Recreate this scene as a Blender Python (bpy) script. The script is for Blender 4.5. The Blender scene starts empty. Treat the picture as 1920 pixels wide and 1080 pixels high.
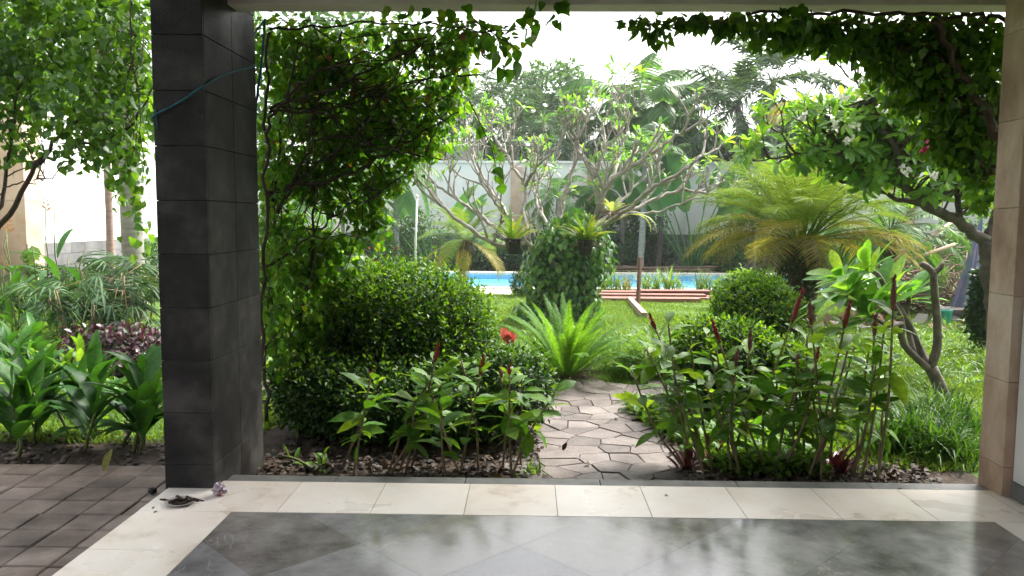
import bpy, math, random
import numpy as np
from mathutils import Matrix, Vector

random.seed(7)
RNG = np.random.default_rng(11)
scene = bpy.context.scene
COL = scene.collection

# ------------------------------------------------------------------ camera
F = 1500.0
CAM = np.array([0.0, 0.0, 1.65])
PITCH = math.radians(4.99)
YAW = math.radians(1.15)
ROLL = 0.006
cd = bpy.data.cameras.new('camera')
cam = bpy.data.objects.new('camera', cd)
COL.objects.link(cam)
M = (Matrix.Translation(Vector(CAM)) @ Matrix.Rotation(YAW, 4, 'Z')
     @ Matrix.Rotation(math.pi / 2 - PITCH, 4, 'X') @ Matrix.Rotation(ROLL, 4, 'Z'))
cam.matrix_world = M
cd.sensor_width = 36.0
cd.lens = 36.0 * F / 1920.0
cd.clip_start = 0.05
cd.clip_end = 2000.0
scene.camera = cam
R3 = np.array(M.to_3x3())


def ray(px, py):
    return R3 @ np.array([(px - 960) / F, (540 - py) / F, -1.0])


def at(px, py, Y):
    d = ray(px, py)
    return CAM + d * (Y / d[1])


def gp(px, py, z=0.0):
    d = ray(px, py)
    return CAM + d * ((z - CAM[2]) / d[2])


def gx(px, Y):
    return at(px, 409, Y)[0]


# ------------------------------------------------------------------ light
SUN_DIR = Vector((0.48, 0.42, 0.80)).normalized()
EXPOSURE = 2.22
w = bpy.data.worlds.new('World')
scene.world = w
w.use_nodes = True
nt = w.node_tree
nt.nodes.clear()
sky = nt.nodes.new('ShaderNodeTexSky')
sky.sky_type = 'NISHITA'
sky.sun_disc = False
sky.sun_elevation = math.asin(SUN_DIR.z)
sky.sun_rotation = math.atan2(SUN_DIR.x, SUN_DIR.y)
sky.air_density = 1.0
sky.dust_density = 6.0
sky.ozone_density = 0.6
hsv = nt.nodes.new('ShaderNodeHueSaturation')
hsv.inputs['Saturation'].default_value = 0.22
bg = nt.nodes.new('ShaderNodeBackground')
bg.inputs['Strength'].default_value = 0.14
out = nt.nodes.new('ShaderNodeOutputWorld')
nt.links.new(sky.outputs[0], hsv.inputs['Color'])
nt.links.new(hsv.outputs[0], bg.inputs['Color'])
nt.links.new(bg.outputs[0], out.inputs['Surface'])

sl = bpy.data.lights.new('sun', 'SUN')
sl.energy = 1.5
sl.angle = math.radians(10)
sl.color = (1.0, 0.95, 0.86)
so = bpy.data.objects.new('sun', sl)
COL.objects.link(so)
so.rotation_euler = SUN_DIR.to_track_quat('Z', 'Y').to_euler()

vs = scene.view_settings
vs.view_transform = 'Standard'
vs.look = 'None'
vs.exposure = EXPOSURE
vs.gamma = 1.0
vs.use_curve_mapping = False
cy = scene.cycles
cy.max_bounces = 7
cy.diffuse_bounces = 4
cy.glossy_bounces = 3
cy.transmission_bounces = 5
cy.transparent_max_bounces = 6
cy.volume_bounces = 0
cy.use_denoising = True
cy.caustics_reflective = False
cy.caustics_refractive = False
cy.sample_clamp_indirect = 6.0

# ------------------------------------------------------------------ materials


def new_mat(name):
    m = bpy.data.materials.new(name)
    m.use_nodes = True
    t = m.node_tree
    t.nodes.clear()
    o = t.nodes.new('ShaderNodeOutputMaterial')
    return m, t, o


def ramp(t, stops):
    r = t.nodes.new('ShaderNodeValToRGB')
    e = r.color_ramp.elements
    while len(e) < len(stops):
        e.new(0.5)
    for i, (p, c) in enumerate(stops):
        e[i].position = p
        e[i].color = (c[0], c[1], c[2], 1)
    return r


def leaf_mat(name, cols, trans=0.35, rough=0.42, tcol=None, spec=0.4):
    """Foliage: colour differs leaf by leaf; thin leaves let light through."""
    m, t, o = new_mat(name)
    g = t.nodes.new('ShaderNodeNewGeometry')
    n = len(cols)
    r = ramp(t, [(i / max(1, n - 1), c) for i, c in enumerate(cols)])
    t.links.new(g.outputs['Random Per Island'], r.inputs[0])
    tc = t.nodes.new('ShaderNodeTexCoord')
    ns = t.nodes.new('ShaderNodeTexNoise')
    ns.inputs['Scale'].default_value = 35
    ns.inputs['Detail'].default_value = 3
    t.links.new(tc.outputs['Object'], ns.inputs['Vector'])
    hs = t.nodes.new('ShaderNodeHueSaturation')
    mr = t.nodes.new('ShaderNodeMapRange')
    mr.inputs['From Min'].default_value = 0.3
    mr.inputs['From Max'].default_value = 0.7
    mr.inputs['To Min'].default_value = 0.75
    mr.inputs['To Max'].default_value = 1.25
    t.links.new(ns.outputs[0], mr.inputs[0])
    t.links.new(mr.outputs[0], hs.inputs['Value'])
    t.links.new(r.outputs[0], hs.inputs['Color'])
    p = t.nodes.new('ShaderNodeBsdfPrincipled')
    p.inputs['Roughness'].default_value = rough
    p.inputs['Specular IOR Level'].default_value = spec
    t.links.new(hs.outputs[0], p.inputs['Base Color'])
    if trans > 0:
        tb = t.nodes.new('ShaderNodeBsdfTranslucent')
        mx = t.nodes.new('ShaderNodeMix')
        mx.data_type = 'RGBA'
        mx.blend_type = 'MULTIPLY'
        mx.inputs[0].default_value = 1.0
        tcol = tcol or (2.3, 2.0, 0.7)
        mx.inputs['B'].default_value = (*tcol, 1)
        t.links.new(hs.outputs[0], mx.inputs['A'])
        t.links.new(mx.outputs['Result'], tb.inputs['Color'])
        ms = t.nodes.new('ShaderNodeMixShader')
        ms.inputs[0].default_value = trans
        t.links.new(p.outputs[0], ms.inputs[1])
        t.links.new(tb.outputs[0], ms.inputs[2])
        t.links.new(ms.outputs[0], o.inputs['Surface'])
    else:
        t.links.new(p.outputs[0], o.inputs['Surface'])
    return m


def solid(name, stops, scale=8.0, rough=0.7, bump=0.15, bscale=None, detail=8, spec=0.3, stretch=None,
          island=0.0, roughvar=0.0, coat=0.0, metal=0.0):
    """Stone, bark, plaster: layered noise through a colour ramp, with bump."""
    m, t, o = new_mat(name)
    tc = t.nodes.new('ShaderNodeTexCoord')
    src = tc.outputs['Object']
    if stretch:
        mp = t.nodes.new('ShaderNodeMapping')
        mp.inputs['Scale'].default_value = stretch
        t.links.new(src, mp.inputs['Vector'])
        src = mp.outputs[0]
    n1 = t.nodes.new('ShaderNodeTexNoise')
    n1.inputs['Scale'].default_value = scale
    n1.inputs['Detail'].default_value = detail
    n1.inputs['Roughness'].default_value = 0.62
    t.links.new(src, n1.inputs['Vector'])
    val = n1.outputs[0]
    if island > 0:
        g = t.nodes.new('ShaderNodeNewGeometry')
        ma = t.nodes.new('ShaderNodeMath')
        ma.operation = 'MULTIPLY_ADD'
        ma.inputs[1].default_value = island
        t.links.new(g.outputs['Random Per Island'], ma.inputs[0])
        sb = t.nodes.new('ShaderNodeMath')
        sb.operation = 'ADD'
        sb.inputs[1].default_value = -island / 2
        t.links.new(val, sb.inputs[0])
        t.links.new(sb.outputs[0], ma.inputs[2])
        val = ma.outputs[0]
    r = ramp(t, stops)
    t.links.new(val, r.inputs[0])
    p = t.nodes.new('ShaderNodeBsdfPrincipled')
    t.links.new(r.outputs[0], p.inputs['Base Color'])
    p.inputs['Roughness'].default_value = rough
    p.inputs['Specular IOR Level'].default_value = spec
    p.inputs['Metallic'].default_value = metal
    p.inputs['Coat Weight'].default_value = coat
    if roughvar > 0:
        n3 = t.nodes.new('ShaderNodeTexNoise')
        n3.inputs['Scale'].default_value = scale * 0.7
        n3.inputs['Detail'].default_value = 5
        t.links.new(src, n3.inputs['Vector'])
        mr = t.nodes.new('ShaderNodeMapRange')
        mr.inputs['From Min'].default_value = 0.3
        mr.inputs['From Max'].default_value = 0.7
        mr.inputs['To Min'].default_value = max(0.02, rough - roughvar)
        mr.inputs['To Max'].default_value = rough + roughvar
        t.links.new(n3.outputs[0], mr.inputs[0])
        t.links.new(mr.outputs[0], p.inputs['Roughness'])
    if bump > 0:
        n2 = t.nodes.new('ShaderNodeTexNoise')
        n2.inputs['Scale'].default_value = bscale or scale * 5
        n2.inputs['Detail'].default_value = 6
        t.links.new(src, n2.inputs['Vector'])
        b = t.nodes.new('ShaderNodeBump')
        b.inputs['Strength'].default_value = bump
        b.inputs['Distance'].default_value = 0.02
        t.links.new(n2.outputs[0], b.inputs['Height'])
        t.links.new(b.outputs[0], p.inputs['Normal'])
    t.links.new(p.outputs[0], o.inputs['Surface'])
    return m


def marble_dark(name, a, b, rough=0.2):
    m, t, o = new_mat(name)
    tc = t.nodes.new('ShaderNodeTexCoord')
    n1 = t.nodes.new('ShaderNodeTexNoise')
    n1.inputs['Scale'].default_value = 3.0
    n1.inputs['Detail'].default_value = 10
    n1.inputs['Roughness'].default_value = 0.7
    t.links.new(tc.outputs['Object'], n1.inputs['Vector'])
    g = t.nodes.new('ShaderNodeNewGeometry')
    ad = t.nodes.new('ShaderNodeMath')
    ad.operation = 'MULTIPLY_ADD'
    ad.inputs[1].default_value = 0.16
    t.links.new(g.outputs['Random Per Island'], ad.inputs[0])
    sb = t.nodes.new('ShaderNodeMath')
    sb.operation = 'SUBTRACT'
    sb.inputs[1].default_value = 0.08
    t.links.new(n1.outputs[0], sb.inputs[0])
    t.links.new(sb.outputs[0], ad.inputs[2])
    r = ramp(t, [(0.3, a), (0.7, b)])
    t.links.new(ad.outputs[0], r.inputs[0])
    # veins: a thin band of a distorted noise
    n2 = t.nodes.new('ShaderNodeTexNoise')
    n2.inputs['Scale'].default_value = 1.9
    n2.inputs['Detail'].default_value = 6
    n2.inputs['Distortion'].default_value = 1.6
    cmb = t.nodes.new('ShaderNodeVectorMath')
    cmb.operation = 'ADD'
    sc = t.nodes.new('ShaderNodeVectorMath')
    sc.operation = 'SCALE'
    sc.inputs['Scale'].default_value = 7.0
    cx = t.nodes.new('ShaderNodeCombineXYZ')
    t.links.new(g.outputs['Random Per Island'], cx.inputs[0])
    t.links.new(cx.outputs[0], sc.inputs[0])
    t.links.new(sc.outputs[0], cmb.inputs[0])
    t.links.new(tc.outputs['Object'], cmb.inputs[1])
    t.links.new(cmb.outputs[0], n2.inputs['Vector'])
    d = t.nodes.new('ShaderNodeMath')
    d.operation = 'SUBTRACT'
    d.inputs[1].default_value = 0.5
    t.links.new(n2.outputs[0], d.inputs[0])
    ab = t.nodes.new('ShaderNodeMath')
    ab.operation = 'ABSOLUTE'
    t.links.new(d.outputs[0], ab.inputs[0])
    r2 = ramp(t, [(0.0, (1, 1, 1)), (0.012, (0, 0, 0))])
    t.links.new(ab.outputs[0], r2.inputs[0])
    n3 = t.nodes.new('ShaderNodeTexNoise')
    n3.inputs['Scale'].default_value = 2.3
    t.links.new(tc.outputs['Object'], n3.inputs['Vector'])
    r3 = ramp(t, [(0.5, (0, 0, 0)), (0.66, (0.75, 0.75, 0.75))])
    t.links.new(n3.outputs[0], r3.inputs[0])
    mu = t.nodes.new('ShaderNodeMath')
    mu.operation = 'MULTIPLY'
    t.links.new(r2.outputs[0], mu.inputs[0])
    t.links.new(r3.outputs[0], mu.inputs[1])
    mx = t.nodes.new('ShaderNodeMix')
    mx.data_type = 'RGBA'
    mx.inputs['B'].default_value = (0.42, 0.40, 0.37, 1)
    t.links.new(mu.outputs[0], mx.inputs[0])
    t.links.new(r.outputs[0], mx.inputs['A'])
    p = t.nodes.new('ShaderNodeBsdfPrincipled')
    t.links.new(mx.outputs['Result'], p.inputs['Base Color'])
    rr = t.nodes.new('ShaderNodeMapRange')
    rr.inputs['From Min'].default_value = 0.3
    rr.inputs['From Max'].default_value = 0.7
    rr.inputs['To Min'].default_value = rough - 0.07
    rr.inputs['To Max'].default_value = rough + 0.10
    t.links.new(n1.outputs[0], rr.inputs[0])
    t.links.new(rr.outputs[0], p.inputs['Roughness'])
    p.inputs['Specular IOR Level'].default_value = 0.5
    b = t.nodes.new('ShaderNodeBump')
    b.inputs['Strength'].default_value = 0.02
    b.inputs['Distance'].default_value = 0.02
    t.links.new(n1.outputs[0], b.inputs['Height'])
    t.links.new(b.outputs[0], p.inputs['Normal'])
    t.links.new(p.outputs[0], o.inputs['Surface'])
    return m


MT = {}
# ---- foliage
MT['vine_leaf'] = leaf_mat('vine leaf', [(.04, .11, .011), (.06, .15, .015), (.08, .19, .018), (.115, .23, .022), (.17, .22, .03)], .52, tcol=(1.9, 2.0, .6))
MT['curtain_leaf'] = leaf_mat('curtain leaf', [(.03, .085, .012), (.045, .12, .015), (.065, .155, .018), (.10, .20, .024)], .42)
MT['dark_vine'] = leaf_mat('dark vine leaf', [(.028, .075, .010), (.04, .105, .012), (.06, .14, .014), (.09, .18, .018)], .5)  # darker than the left vine leaf: shade under the beam put into colour
MT['red_leaf'] = leaf_mat('dry leaf', [(.16, .07, .02), (.22, .10, .03), (.12, .05, .02), (.28, .17, .05)], .3)
MT['hedge_leaf'] = leaf_mat('hedge leaf', [(.008, .028, .005), (.016, .056, .006), (.028, .088, .008), (.05, .13, .011)], .18, .5, spec=.25)  # kept dark so the hedge fronts carry their shade in the colour
MT['lit_top_leaf'] = leaf_mat('lit top leaf', [(.03, .10, .008), (.06, .155, .011), (.10, .215, .015), (.145, .26, .022)], .32, .5, spec=.2)  # paler hedge leaf, with sunlight on the tops painted into its colour
MT['ginger_leaf'] = leaf_mat('ginger leaf', [(.04, .125, .016), (.06, .165, .018), (.085, .20, .022), (.13, .24, .026), (.13, .24, .026), (.36, .33, .03)], .38, .48, spec=.22)
MT['broad_leaf'] = leaf_mat('broad leaf', [(.022, .085, .014), (.035, .12, .018), (.055, .16, .022)], .33, .45, spec=.3)
MT['frang_leaf'] = leaf_mat('frangipani leaf', [(.05, .16, .03), (.075, .20, .032), (.11, .25, .036), (.18, .30, .04)], .45, .35)
MT['frang_dark'] = leaf_mat('glossy frangipani leaf', [(.07, .18, .03), (.10, .24, .038), (.14, .29, .045), (.20, .34, .055)], .5, .3, spec=.5)
MT['pothos_leaf'] = leaf_mat('pothos leaf', [(.02, .08, .014), (.035, .12, .02), (.055, .16, .026), (.10, .23, .035), (.16, .27, .05)], .3, .3, spec=.5)
MT['fern_leaf'] = leaf_mat('fern leaf', [(.06, .165, .018), (.085, .205, .022), (.115, .24, .027)], .4, .55, spec=.2)
MT['date_frond'] = leaf_mat('date palm frond', [(.07, .14, .025), (.10, .17, .035), (.13, .19, .05)], .35, .4, spec=.15)
MT['date_yellow'] = leaf_mat('yellowing frond', [(.20, .19, .04), (.24, .20, .04), (.15, .17, .045), (.28, .20, .03)], .35, .5, (1.5, 1.5, .8), spec=.15)
MT['palm_frond'] = leaf_mat('palm frond', [(.022, .06, .022), (.034, .08, .03), (.05, .10, .036)], .25, .55, spec=.2)
MT['palm_light'] = leaf_mat('light palm frond', [(.035, .11, .026), (.055, .145, .032), (.085, .175, .04)], .36, .4, spec=.15)
MT['silver_frond'] = leaf_mat('silver palm frond', [(.026, .062, .03), (.042, .088, .042), (.065, .118, .056)], .28, .4, spec=.15)
MT['coco_frond'] = leaf_mat('yellow palm frond', [(.20, .20, .05), (.26, .22, .06), (.14, .17, .045)], .4, .45, spec=.15)
MT['tree_leaf'] = leaf_mat('tree leaf', [(.03, .09, .02), (.045, .12, .025), (.07, .15, .03)], .3, .45, spec=.15)
MT['dark_leaf'] = leaf_mat('shade leaf', [(.012, .04, .012), (.018, .055, .015), (.03, .08, .02)], .25, .4, spec=.15)
MT['banana_leaf'] = leaf_mat('banana leaf', [(.03, .12, .03), (.045, .15, .035), (.07, .19, .04)], .4, .35)
MT['purple_leaf'] = leaf_mat('purple leaf', [(.028, .014, .016), (.05, .02, .028), (.075, .035, .05), (.03, .04, .018), (.03, .05, .02)], .2, .35, (2.0, 1.0, 1.2))
MT['brom_leaf'] = leaf_mat('bromeliad leaf', [(.05, .015, .012), (.08, .02, .018), (.14, .03, .05)], .2, .4, (2, 1, 1))
MT['grass'] = leaf_mat('lawn blade', [(.06, .135, .024), (.085, .17, .03), (.12, .21, .038), (.17, .24, .055)], .34, .55, spec=.2)
MT['weed'] = leaf_mat('border leaf', [(.06, .15, .018), (.09, .19, .022), (.13, .24, .03)], .42, .5)
MT['clump_leaf'] = leaf_mat('clump blade', [(.015, .05, .008), (.025, .08, .011), (.04, .11, .014), (.07, .15, .02)], .3, .5, spec=.2)
MT['reed'] = leaf_mat('reed blade', [(.07, .16, .03), (.11, .20, .035), (.18, .24, .05)], .35, .45)
MT['nest_leaf'] = leaf_mat('nest fern leaf', [(.08, .18, .025), (.12, .22, .03), (.17, .25, .04), (.22, .22, .05)], .36, .35)
MT['stag_leaf'] = leaf_mat('staghorn leaf', [(.22, .30, .14), (.28, .34, .18)], .3, .5)
MT['dry_twig'] = leaf_mat('dry stalk', [(.16, .10, .07), (.11, .07, .05), (.22, .15, .10)], 0, .8)
MT['litter'] = leaf_mat('fallen leaf', [(.02, .012, .008), (.035, .019, .011), (.05, .027, .015), (.016, .010, .008), (.09, .06, .032)], .1, .7)
MT['pink_flower'] = leaf_mat('pink bract', [(.55, .02, .18), (.65, .04, .25)], .35, .5, (1.3, 1, 1))
MT['coral_flower'] = leaf_mat('coral petal', [(.50, .12, .085), (.58, .18, .13)], .2, .5, (1.2, 1, 1))
MT['red_flower'] = leaf_mat('red petal', [(.55, .02, .015), (.45, .02, .02)], .3, .4, (1.2, 1, 1))
MT['white_flower'] = leaf_mat('white petal', [(.75, .74, .66), (.8, .78, .74)], .3, .5, (1, 1, 1))
MT['orange_flower'] = leaf_mat('orange bract', [(.42, .17, .06), (.40, .22, .09), (.36, .12, .05)], .3, .4, (1.2, 1, 1))
MT['cone_red'] = solid('red bract cone', [(.3, (.15, .008, .008)), (.7, (.30, .02, .018))], 40, .35, .2, spec=.5)
MT['cone_brown'] = solid('faded bract cone', [(.3, (.12, .035, .03)), (.7, (.24, .10, .08))], 40, .55, .3)
# ---- wood, stems
MT['vine_stem'] = solid('vine bark', [(.3, (.03, .021, .015)), (.7, (.085, .06, .042))], 14, .85, .5, stretch=(6, 6, 1.2))
MT['green_stem'] = solid('green stem', [(.3, (.07, .10, .03)), (.7, (.13, .15, .05))], 12, .55, .1)
MT['cane_stem'] = solid('cane stem', [(.3, (.12, .085, .045)), (.55, (.20, .15, .08)), (.75, (.13, .15, .05))], 6, .6, .2)
MT['frang_bark'] = solid('frangipani bark', [(.3, (.17, .145, .125)), (.55, (.33, .30, .265)), (.75, (.44, .41, .37))], 9, .75, .35, 40)
MT['dark_bark'] = solid('dark bark', [(.3, (.05, .04, .034)), (.7, (.13, .105, .09))], 10, .85, .5, 40)
MT['brown_bark'] = solid('young bark', [(.3, (.07, .055, .047)), (.55, (.14, .115, .10)), (.75, (.22, .19, .17))], 9, .75, .35, 40)
MT['grey_bark'] = solid('grey palm bark', [(.3, (.16, .16, .13)), (.7, (.29, .29, .24))], 5, .8, .3, 30, stretch=(1, 1, 5))
MT['pink_bark'] = solid('pinkish cane bark', [(.3, (.24, .15, .12)), (.7, (.38, .27, .22))], 5, .7, .3, stretch=(1, 1, 6))
MT['palm_fibre'] = solid('palm fibre', [(.3, (.035, .028, .018)), (.7, (.13, .095, .055))], 16, .95, .8, 50)
MT['timber'] = solid('red timber', [(.3, (.17, .075, .055)), (.6, (.27, .135, .10)), (.8, (.34, .20, .15))], 5, .75, .3, 40, stretch=(.6, 8, 8), island=.3)
MT['timber_post'] = solid('brown post', [(.3, (.10, .05, .035)), (.7, (.19, .10, .07))], 6, .8, .3, 40, stretch=(8, 8, .8))
MT['timber_pale'] = solid('pale plank', [(.3, (.24, .17, .13)), (.7, (.42, .32, .26))], 6, .8, .3, 40, stretch=(8, .8, 8))
MT['bamboo'] = solid('dry bamboo', [(.3, (.32, .22, .14)), (.7, (.52, .38, .26))], 5, .6, .15, stretch=(1, 1, 1))
# ---- masonry
MT['basalt'] = solid('dark basalt', [(.30, (.0045, .004, .0038)), (.5, (.022, .020, .0188)), (.68, (.066, .061, .056))], 3.2, .62, .35, 110, 12, .22, island=.12, roughvar=.15)
MT['grout_dark'] = solid('dark grout', [(.3, (.05, .048, .045)), (.7, (.10, .096, .09))], 20, .9, .2)
MT['cream_tile'] = solid('cream marble', [(.28, (.55, .46, .37)), (.42, (.72, .645, .565)), (.7, (.80, .75, .69))], 3.2, .34, .03, 30, 9, .45, island=.22, roughvar=.12)
MT['marble_grey'] = marble_dark('grey marble', (.11, .108, .11), (.36, .352, .35), .14)
MT['marble_brown'] = marble_dark('brown marble', (.105, .096, .088), (.34, .32, .30), .14)
MT['step_stone'] = solid('step stone', [(.3, (.10, .10, .095)), (.7, (.19, .19, .18))], 7, .6, .2, 60, roughvar=.15)
MT['beam_paint'] = solid('beam paint', [(.3, (.60, .54, .49)), (.7, (.76, .70, .65))], 3, .75, .1, 60)
MT['plaster'] = solid('white plaster', [(.25, (.50, .50, .47)), (.45, (.70, .70, .68)), (.8, (.81, .81, .80))], 1.1, .85, .08, 50, 12, stretch=(1.6, 1.6, .22))
MT['ceiling'] = solid('ceiling wood', [(.3, (.16, .11, .08)), (.7, (.26, .18, .13))], 2, .85, .05)
MT['tan_stone'] = solid('tan sandstone', [(.28, (.27, .165, .115)), (.44, (.44, .31, .225)), (.56, (.54, .41, .315)), (.75, (.68, .60, .50))], 3.0, .7, .2, 60, 12, island=.12, stretch=(1, 1, .6))
MT['tan_pier'] = solid('pier sandstone', [(.3, (.42, .28, .19)), (.7, (.60, .46, .36))], 2, .75, .15, 40, island=.15)
MT['block_grey'] = solid('grey block', [(.25, (.09, .088, .09)), (.5, (.15, .147, .15)), (.8, (.23, .225, .23))], 2.5, .85, .3, 50, island=.3)
MT['paver'] = solid('concrete paver', [(.25, (.07, .054, .045)), (.5, (.155, .12, .10)), (.75, (.26, .21, .18))], 4, .75, .3, 80, 10, island=.22, roughvar=.2)
MT['flagstone'] = solid('pink flagstone', [(.2, (.055, .045, .041)), (.5, (.125, .103, .094)), (.8, (.20, .172, .158))], 4, .68, .35, 60, 12, island=.34, roughvar=.12)
MT['path_mortar'] = solid('path mortar', [(.3, (.03, .027, .022)), (.55, (.06, .052, .044)), (.7, (.04, .06, .02))], 6, .95, .5)
MT['soil'] = solid('dark soil', [(.3, (.018, .012, .009)), (.5, (.045, .031, .022)), (.75, (.085, .06, .043))], 9, .95, .7, 45)
MT['lawn_soil'] = solid('turf thatch', [(.3, (.035, .08, .014)), (.5, (.07, .14, .02)), (.75, (.11, .17, .035))], 5, .95, .6, 50)
MT['pebble'] = solid('pebble', [(.3, (.035, .03, .027)), (.7, (.12, .105, .095))], 3, .7, .2, island=.5)
MT['coping'] = solid('pool coping', [(.3, (.46, .40, .35)), (.7, (.62, .57, .52))], 3, .7, .1)
MT['brick_red'] = solid('red rim brick', [(.3, (.32, .15, .10)), (.7, (.48, .27, .2))], 3, .8, .2, island=.2)
MT['roof_grey'] = solid('grey roof', [(.3, (.30, .29, .29)), (.7, (.42, .41, .40))], 2, .8, .2)
MT['roof_dark'] = solid('dark roof', [(.3, (.06, .045, .05)), (.7, (.12, .09, .095))], 2, .8, .3)
MT['iron'] = solid('dark iron', [(.3, (.05, .05, .055)), (.7, (.09, .09, .095))], 6, .5, .05, metal=.3)
MT['pole_white'] = solid('pale metal pole', [(.3, (.55, .55, .56)), (.7, (.7, .7, .7))], 3, .4, 0)
MT['pot_black'] = solid('black pot', [(.3, (.012, .012, .014)), (.7, (.03, .03, .032))], 6, .5, .1)
MT['rope_teal'] = solid('teal rope', [(.3, (.008, .07, .10)), (.7, (.02, .16, .21))], 60, .6, .4, 200)
MT['tarp'] = solid('blue grey tarp', [(.3, (.09, .12, .19)), (.5, (.16, .18, .28)), (.62, (.25, .19, .32)), (.8, (.28, .33, .42))], 3, .5, .15, 30, stretch=(4, 4, .5))
MT['plate'] = solid('glazed saucer', [(.3, (.30, .27, .25)), (.7, (.42, .40, .38))], 8, .35, 0)
MT['foil'] = solid('crumpled foil', [(.35, (.25, .22, .26)), (.5, (.42, .36, .42)), (.62, (.30, .09, .12))], 18, .35, .3, metal=.4)
MT['rubble'] = solid('broken rubble', [(.3, (.30, .16, .12)), (.5, (.42, .28, .23)), (.7, (.40, .38, .37))], 4, .9, .4, island=.5)
MT['old_board'] = solid('weathered board', [(.3, (.05, .042, .04)), (.7, (.13, .11, .105))], 6, .85, .4, stretch=(1, 6, 6), island=.3)
MT['teal_plastic'] = solid('teal plastic', [(.3, (.03, .25, .22)), (.7, (.05, .32, .28))], 6, .45, 0)


def pool_tile():
    m, t, o = new_mat('pool tile')
    tc = t.nodes.new('ShaderNodeTexCoord')
    br = t.nodes.new('ShaderNodeTexBrick')
    br.offset = 0
    br.inputs['Scale'].default_value = 4
    br.inputs['Color1'].default_value = (.10, .35, .60, 1)
    br.inputs['Color2'].default_value = (.13, .42, .68, 1)
    br.inputs['Mortar'].default_value = (.45, .55, .62, 1)
    br.inputs['Mortar Size'].default_value = .015
    br.inputs['Brick Width'].default_value = .5
    mp = t.nodes.new('ShaderNodeMapping')
    mp.inputs['Rotation'].default_value = (math.radians(90), 0, 0)
    t.links.new(tc.outputs['Object'], mp.inputs[0])
    t.links.new(mp.outputs[0], br.inputs['Vector'])
    p = t.nodes.new('ShaderNodeBsdfPrincipled')
    p.inputs['Roughness'].default_value = .3
    t.links.new(br.outputs[0], p.inputs['Base Color'])
    t.links.new(p.outputs[0], o.inputs['Surface'])
    return m


def water_mat():
    m, t, o = new_mat('pool water')
    p = t.nodes.new('ShaderNodeBsdfPrincipled')
    p.inputs['Base Color'].default_value = (.13, .46, .62, 1)
    p.inputs['Roughness'].default_value = .06
    p.inputs['IOR'].default_value = 1.33
    tc = t.nodes.new('ShaderNodeTexCoord')
    n = t.nodes.new('ShaderNodeTexNoise')
    n.inputs['Scale'].default_value = 3
    n.inputs['Detail'].default_value = 3
    t.links.new(tc.outputs['Object'], n.inputs['Vector'])
    b = t.nodes.new('ShaderNodeBump')
    b.inputs['Strength'].default_value = .12
    b.inputs['Distance'].default_value = .05
    t.links.new(n.outputs[0], b.inputs['Height'])
    t.links.new(b.outputs[0], p.inputs['Normal'])
    t.links.new(p.outputs[0], o.inputs['Surface'])
    return m


MT['pool_tile'] = pool_tile()
MT['water'] = water_mat()

# ------------------------------------------------------------------ mesh building
ORI = {}


def unit(v):
    v = np.asarray(v, float)
    n = np.linalg.norm(v, axis=-1, keepdims=True)
    return v / np.maximum(n, 1e-9)


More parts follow.
